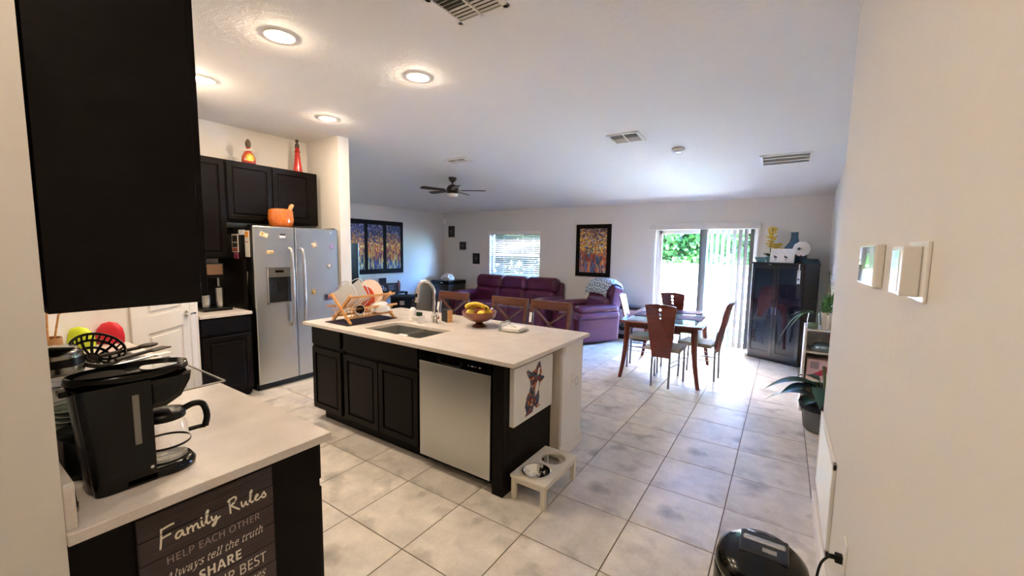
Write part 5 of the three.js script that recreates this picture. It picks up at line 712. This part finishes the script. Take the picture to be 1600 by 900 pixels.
  for (const [a, L, w, d, y] of [[3.25, 0.42, 0.17, 0.5, 0.42], [3.0, 0.42, 0.16, 0.55, 0.3], [3.5, 0.3, 0.17, 0.45, 0.38], [4.6, 0.26, 0.13, 0.7, 0.4], [5.4, 0.2, 0.12, 0.6, 0.36], [2.2, 0.28, 0.1, 0.4, 0.45], [0.4, 0.14, 0.08, 0.4, 0.5], [4.1, 0.2, 0.14, 0.4, 0.3]]) { part('leaf_stalk', rod([0, y - 0.08, 0], [Math.cos(a) * 0.05, y, -Math.sin(a) * 0.05], 0.005, 6), leafGreen, fp); part('leaf', leafG(L, w, d, 12).rotateY(a).translate(Math.cos(a) * 0.05, y, -Math.sin(a) * 0.05), dkl, fp); }
}

// ---------- right hall wall ----------
{
  const t = thingW('wall_thermostat', 'glossy white wall thermostat panel on the hall wall', 'thermostat', [XW - 0.012, 1.49, -1.87]); part('case', bx(XW - 0.024, XW, 1.492, 1.632, -2.02, -1.7, 0.006), whitePl, t); part('screen', bx(XW - 0.0255, XW - 0.0235, 1.5, 1.624, -2.01, -1.71, 0.001), phy(0xd8dcd8, 0.05, { clearcoat: 1, clearcoatRoughness: 0.02 }), t);
  const s = thingW('wall_switch', 'white wall switch with a thick remote holder on the hall wall', 'switch', [XW - 0.02, 1.5, -1.3]); part('plate', bx(XW - 0.007, XW, 1.495, 1.63, -1.385, -1.215, 0.003), whitePl, s); part('holder', bx(XW - 0.04, XW - 0.007, 1.505, 1.62, -1.36, -1.25, 0.004), whitePl, s); part('rocker', bx(XW - 0.0415, XW - 0.039, 1.515, 1.61, -1.35, -1.275, 0.001), phy(0xe8ecec, 0.05, { clearcoat: 1 }), s);
  const g = thingW('return_air_grille', 'white louvred return air grille low on the hall wall', 'vent', [XW, 0.2, -2.7]); const y0 = 0.19, y1 = 0.64, z0 = -3.07, z1 = -2.3, x = XW - 0.014;
  part('frame', [bx(x, XW, y0, y1, z0, z0 + 0.03, 0.002), bx(x, XW, y0, y1, z1 - 0.03, z1, 0.002), bx(x, XW, y0, y0 + 0.03, z0, z1, 0.002), bx(x, XW, y1 - 0.03, y1, z0, z1, 0.002)], trimPaint, g); part('backing', bx(XW - 0.002, XW - 0.001, y0, y1, z0, z1), std(0x8a8a8a, 0.8), g);
  for (let k = 0; k < 24; k++) { const y = y0 + 0.04 + k * 0.0158; part('louvre', new THREE.BoxGeometry(0.013, 0.0015, z1 - z0 - 0.06).rotateZ(0.7).translate(XW - 0.007, y, (z0 + z1) / 2), trimPaint, g); } for (const z of [z0 + 0.016, z1 - 0.016]) part('screw', sph(0.004, x, (y0 + y1) / 2 + 0.1, z, 0.5, 1, 1, 8), silver, g);
  const ou = thingW('wall_outlet', 'white wall outlet low on the hall wall with a black plug', 'outlet', [XW, 0.4, -1.87]); part('plate', bx(XW - 0.006, XW, 0.42, 0.54, -1.91, -1.835, 0.003), whitePl, ou); part('socket', bx(XW - 0.008, XW - 0.005, 0.445, 0.475, -1.888, -1.857, 0.002), white, ou);
  // appliance on the floor
  const c = thingW('pressure_cooker', 'glossy black multi cooker with a domed handled lid on the hall floor', 'cooker', [0.0, 0, -1.86]); const cx = 0.0, cz = -1.86;
  const ell = (pts, n = 48) => lathe(pts, n).scale(1.08, 1.08, 1.2).translate(cx, 0, cz);
  part('body', ell([[0, 0.01], [0.13, 0.01], [0.15, 0.03], [0.158, 0.12], [0.156, 0.27], [0.15, 0.29], [0, 0.29]]), blackGloss, c); part('lid', ell([[0.152, 0.292], [0.154, 0.305], [0.146, 0.335], [0.118, 0.362], [0.06, 0.378], [0, 0.382]]), blackGloss, c); part('lid_seam', ell([[0.1525, 0.287], [0.1545, 0.29], [0.1525, 0.293]]), silver, c);
  part('lid_handle', [bx(cx - 0.07, cx + 0.08, 0.4, 0.42, cz - 0.045, cz - 0.015, 0.008)], silver, c); part('handle_recess', [bx(cx - 0.08, cx + 0.09, 0.39, 0.413, cz - 0.085, cz + 0.06, 0.009)], std(0x020202, 0.3), c); part('rating_label', bx(cx + 0.0, cx + 0.05, 0.413, 0.4145, cz + 0.01, cz + 0.035), std(0x8f8f8c, 0.4), c);
  const fp = part('front_panel', [bx(-0.045, 0.045, 0.06, 0.25, 0.16, 0.18, 0.012)].map((q) => yaw(q, -0.75).translate(cx, 0, cz)), blackGloss, c); part('panel_outline', [tube([[-0.046, 0.06, 0.178], [-0.046, 0.22, 0.178], [-0.025, 0.252, 0.175], [0.025, 0.252, 0.175], [0.046, 0.22, 0.178], [0.046, 0.06, 0.178]], 0.0022, 60, 6)].map((q) => yaw(q, -0.75).translate(cx, 0, cz)), silver, fp); part('button', [new THREE.TorusGeometry(0.011, 0.002, 8, 20).translate(0, 0.272, 0.166)].map((q) => yaw(q, -0.75).translate(cx, 0, cz)), silver, c); part('feet', [[-0.09, -0.09], [0.09, -0.09], [-0.09, 0.09], [0.09, 0.09]].map(([a, b]) => cyl(0.014, 0.014, 0, 0.015, cx + a, cz + b)), blackPlastic, c);
  const pc = thingW('appliance_cord', 'black power cord arching from the cooker to the wall outlet', 'cord', [0.2, 0.2, -1.86]); part('cord', tube([[0.14, 0.1, -1.83], [0.17, 0.22, -1.82], [0.175, 0.36, -1.83], [0.19, 0.44, -1.85], [0.215, 0.466, -1.868]], 0.0045, 40, 8), blackPlastic, pc); part('plug', [rod([0.21, 0.464, -1.867], [0.236, 0.464, -1.872], 0.009), bx(0.228, 0.252, 0.448, 0.478, -1.886, -1.858, 0.004)], blackPlastic, pc);
}
// ---------- ceiling fittings ----------
const slopeAt = (x, z) => { const e = 0.02, dx = (ceilY(x + e, z) - ceilY(x - e, z)) / (2 * e), dz = (ceilY(x, z + e) - ceilY(x, z - e)) / (2 * e); return new THREE.Quaternion().setFromUnitVectors(V(0, 1, 0), V(-dx, 1, -dz).normalize()); };
{
  const labs = ['beside the large wall cabinet', 'over the range end of the kitchen', 'over the island', 'in front of the wall above the refrigerator'];
  const spots = [[437, 56], [316, 124], [653, 120], [512, 185]].map(([a, b]) => onCeil(a, b)); 
  spots.push(V(-0.55, HK, -0.05)); labs.push('added out of view in the entry hall');  // unseen hall lamp, put in for warm light on the near walls
  spots.forEach((p, i) => {
    const o = thing('recessed_light', 'round white recessed ceiling light, lit, ' + labs[i], 'ceiling light', [p.x, p.y, p.z], 0, 'recessed kitchen lights');
    part('trim_ring', lathe([[0.07, -0.004], [0.09, -0.008], [0.094, -0.002], [0.094, 0.0]], 40), white, o);
    part('lens', new THREE.CylinderGeometry(0.072, 0.072, 0.006, 40).translate(0, -0.003, 0), new THREE.MeshStandardMaterial({ color: 0xffffff, emissive: 0xffe2bd, emissiveIntensity: 2.2 }), o);
    const f = i > 3 ? 0.55 : 1, l = new THREE.RectAreaLight(LAMP, LAMP_POWER * f, 0.125, 0.125); l.rotation.x = -PI / 2; l.position.y = -0.012; l.name = 'lamp_light'; o.add(l);
    const w = new THREE.PointLight(LAMP, LAMP_SIDE * f, 0, 2); w.position.y = -0.02; w.shadow.radius = 0.5; w.castShadow = true; w.name = 'lamp_side_light'; o.add(w);   // what leaves the domed lens sideways
  });
}
{
  const p = onCeil(707, 278), o = thing('ceiling_fan', 'five-blade dark bronze ceiling fan with a white glass light', 'ceiling fan', [p.x, p.y, p.z]); const br = std(0x3a322c, 0.35, { metalness: 0.7 });
  part('canopy', lathe([[0, 0.03], [0.07, 0.03], [0.07, -0.01], [0.045, -0.06], [0.02, -0.075], [0, -0.075]], 32), br, o); part('downrod', cyl(0.013, 0.013, -0.13, -0.07), br, o); part('motor_housing', lathe([[0, -0.11], [0.03, -0.11], [0.075, -0.135], [0.1, -0.175], [0.1, -0.21], [0.09, -0.235], [0, -0.235]], 40), br, o); part('light_ring', lathe([[0, -0.235], [0.088, -0.235], [0.092, -0.265], [0, -0.265]], 40), br, o); part('light_glass', lathe([[0.09, -0.265], [0.092, -0.29], [0.08, -0.318], [0.05, -0.332], [0, -0.336]], 40), phy(0xf2efe9, 0.35, { transmission: 0.2, thickness: 0 }), o);
  for (let k = 0; k < 5; k++) { const a = 0.55 + k * 2 * PI / 5; const b = part('blade', extr((() => { const s = new THREE.Shape(); s.moveTo(0.15, -0.045); s.lineTo(0.52, -0.062); s.quadraticCurveTo(0.575, -0.05, 0.575, 0); s.quadraticCurveTo(0.575, 0.05, 0.52, 0.062); s.lineTo(0.15, 0.045); s.closePath(); return s; })(), 0.008, 0.002).rotateX(-PI / 2 + 0.2).rotateY(a).translate(0, -0.215, 0), std(0x2b211c, 0.4), o); part('blade_iron', bar([Math.cos(a) * 0.07, -0.215, -Math.sin(a) * 0.07], [Math.cos(a) * 0.2, -0.212, -Math.sin(a) * 0.2], 0.03, 0.006), br, b); }
}
{
  const vent = (px, py, w, d, lab, split, turn = 0) => { const p = onCeil(px, py), o = thing('ceiling_vent', lab, 'vent', [p.x, p.y, p.z], 0, 'ceiling air vents'); o.quaternion.copy(slopeAt(p.x, p.z)); const f = 0.03, fr = [bx(-w / 2, w / 2, -0.012, 0, -d / 2, -d / 2 + f, 0.002), bx(-w / 2, w / 2, -0.012, 0, d / 2 - f, d / 2, 0.002), bx(-w / 2, -w / 2 + f, -0.012, 0, -d / 2, d / 2, 0.002), bx(w / 2 - f, w / 2, -0.012, 0, -d / 2, d / 2, 0.002)]; if (split) fr.push(bx(-0.006, 0.006, -0.012, 0, -d / 2, d / 2)); else for (const q of [-1, 1]) fr.push(bx(-w / 2, w / 2, -0.012, 0, q * d / 6 - 0.008, q * d / 6 + 0.008)); part('frame', fr, trimPaint, o); part('duct', bx(-w / 2 + f, w / 2 - f, -0.0015, -0.0005, -d / 2 + f, d / 2 - f), std(0x3b3a38, 0.8), o); const n = split ? 8 : 15; for (let k = 0; k < n; k++) { const z = -d / 2 + f + (k + 0.5) * (d - 2 * f) / n; part('louvre', new THREE.BoxGeometry(w - 2 * f, 0.0012, 0.011).rotateX(split ? (k < n / 2 ? -0.9 : 0.9) : 0.7).translate(0, -0.006, z), trimPaint, o); } };
  vent(730, 2, 0.36, 0.3, 'white ceiling air vent nearest the kitchen lights', true); vent(716, 251, 0.36, 0.22, 'white ceiling air vent above the ceiling fan', true); vent(978, 215, 0.36, 0.3, 'white ceiling air vent next to the smoke detector', true); vent(1228, 248, 0.52, 0.36, 'large white ceiling return vent near the dining corner', false);
  const p = onCeil(1060, 233), o = thing('smoke_detector', 'round white smoke detector on the ceiling', 'smoke detector', [p.x, p.y, p.z]); o.quaternion.copy(slopeAt(p.x, p.z)); part('base', lathe([[0, 0], [0.075, 0], [0.075, -0.014], [0.068, -0.016], [0, -0.016]], 40), white, o); part('cover', lathe([[0.062, -0.016], [0.062, -0.03], [0.045, -0.042], [0, -0.044]], 40), whitePl, o); part('ring', new THREE.TorusGeometry(0.042, 0.004, 8, 36).rotateX(PI / 2).translate(0, -0.042, 0), std(0xb9b9b6, 0.5), o);
}
// ---------- outside ----------
{
  struct('ground', bx(-30, 30, -0.4, -0.16, -40, ZB - 0.16), std(0x6a6a4a, 0.95));
  solo('patio_slab', 'pale concrete patio slab outside the sliding door', 'patio', bx(-3, 1, -0.16, -0.06, -8.55, ZB - 0.16, 0.01), std(0xa9a296, 0.85));
  { const g = leafG(0.12, 0.012, 0.35, 3, 0.1), m = new THREE.InstancedMesh(flat(g), phy(0x37521a, 0.7, { side: THREE.DoubleSide, transmission: 0.2, thickness: 0 }), 9000), M = new THREE.Matrix4(), q = new THREE.Quaternion(), e = new THREE.Euler(); for (let k = 0; k < 9000; k++) { e.set(0, rr(0, 6.28), rr(0.5, 1.3)); M.compose(V(rr(-4.5, 2.2), -0.16, rr(-9.75, -8.5)), q.setFromEuler(e), V(1, 1, 1).multiplyScalar(rr(0.5, 1.1))); m.setMatrixAt(k, M); } m.name = 'lawn'; m.userData = { label: 'bright green lawn grass between the patio and the fence', category: 'grass', kind: 'stuff' }; scene.add(m); }
  const fz = -9.85, f = thingW('vinyl_fence', 'white vinyl privacy fence behind the lawn', 'fence', [-1, -0.16, fz]), vin = std(0xf0ece6, 0.5); const top = 1.32;
  for (let k = 0; k < 12; k++) { const x = -11 + k * 1.83; part('post', bx(x - 0.06, x + 0.06, -0.16, top + 0.05, fz - 0.06, fz + 0.06, 0.006), vin, f); part('rail', [bx(x + 0.06, x + 1.77, top - 0.12, top, fz - 0.025, fz + 0.025), bx(x + 0.06, x + 1.77, -0.1, 0.04, fz - 0.025, fz + 0.025)], vin, f); for (let j = 0; j < 11; j++) part('board', bx(x + 0.062 + j * 0.1553, x + 0.062 + (j + 1) * 0.1553 - 0.004, 0.04, top - 0.12, fz - 0.012 - (j % 2) * 0.003, fz + 0.012), vin, f); }
  // trees
  const leaf = flat(leafG(0.16, 0.09, 0.3, 3, 0.15)), mats = [0x213d0c, 0x2c4a12, 0x19300a].map((c) => phy(c, 0.85, { side: THREE.DoubleSide, transmission: 0.2, thickness: 0, specularIntensity: 0.15 })), bark = std(0x5c5042, 0.9);
  const tree = (x, z, h, r, i, lab) => { const o = thing('broadleaf_tree', lab, 'tree', [x, -0.16, z], 0, 'trees beyond the fence'); part('trunk', tube([[0, 0, 0], [rr(-0.1, 0.1), h * 0.4, 0], [rr(-0.2, 0.2), h * 0.8, 0.1]], 0.09, 12, 8), bark, o); for (let k = 0; k < 5; k++) part('branch', tube([[0, h * (0.35 + k * 0.08), 0], [rr(-r, r) * 0.5, h * (0.5 + k * 0.08), rr(-r, r) * 0.4], [rr(-r, r) * 0.8, h * (0.62 + k * 0.07), rr(-r, r) * 0.6]], 0.03, 8, 6), bark, o); const N = 6000, m = new THREE.InstancedMesh(leaf, mats[i % 3], N), M = new THREE.Matrix4(), q = new THREE.Quaternion(), e = new THREE.Euler(); const cl = []; for (let k = 0; k < 26; k++) { const a = rr(0, 6.28), b = rr(-0.7, 1), c = Math.sqrt(rr(0, 1)); cl.push([Math.cos(a) * r * c, h * 0.6 + b * h * 0.42, Math.sin(a) * r * c * 0.8, rr(0.3, 0.65)]); } for (let k = 0; k < N; k++) { const c = cl[k % 26], a = rr(0, 6.28), b = Math.acos(rr(-1, 1)), s = c[3] * Math.cbrt(rr(0.1, 1)); e.set(rr(-1, 1), rr(0, 6.28), rr(-1, 1)); M.compose(V(c[0] + s * Math.sin(b) * Math.cos(a), c[1] + s * Math.cos(b), c[2] + s * Math.sin(b) * Math.sin(a)), q.setFromEuler(e), V(1, 1, 1).multiplyScalar(rr(0.7, 1.5))); m.setMatrixAt(k, M); } m.name = 'leaves'; m.userData.kind = 'stuff'; m.castShadow = true; o.add(m); };
  const T = [[-8.5, -13.5, 3.6, 1.5], [-6.4, -12.8, 3.2, 1.4], [-4.2, -13.2, 3.6, 1.5], [-2.6, -12.6, 3.0, 1.2], [-1.4, -12.4, 2.9, 1.2], [-0.2, -12.6, 3.2, 1.2], [0.9, -13.2, 3.3, 1.3], [2.4, -13, 3.2, 1.4], [-10.5, -13.4, 3.4, 1.5]];
  T.forEach(([x, z, h, r], i) => tree(x, z, h, r, i, 'leafy green tree growing beyond the white fence'));
  struct('added_eave', [bx(XL - 0.6, XR + 0.6, 2.78, 2.95, ZB - 0.75, ZB - 0.14, 0.01)], trimPaint);  // unseen eave added to keep the sun off the shrubs
  const shrub = (x, z, w, h, lab) => { const o = thing('hedge_shrub', lab, 'shrub', [x, -0.16, z], 0, 'shrubs outside the window'); part('stem', tube([[0, 0, 0], [0.05, h * 0.4, 0], [0, h * 0.8, 0]], 0.04, 8, 6), bark, o); const N = 3000, m = new THREE.InstancedMesh(leaf, mats[2], N), M = new THREE.Matrix4(), q = new THREE.Quaternion(), e = new THREE.Euler(); for (let k = 0; k < N; k++) { e.set(rr(-1, 1), rr(0, 6.28), rr(-1, 1)); M.compose(V(rr(-w, w), rr(0.05, h), rr(-0.3, 0.3)), q.setFromEuler(e), V(1, 1, 1).multiplyScalar(rr(0.6, 1.2))); m.setMatrixAt(k, M); } m.name = 'leaves'; m.userData.kind = 'stuff'; o.add(m); };
  shrub(-6.6, -8.28, 0.8, 2.45, 'dense dark green shrub outside the window, nearer the room corner'); shrub(-5.1, -8.28, 0.8, 2.45, 'dense dark green shrub outside the window, nearer the sliding door');
}
renderer.render(scene, camera);
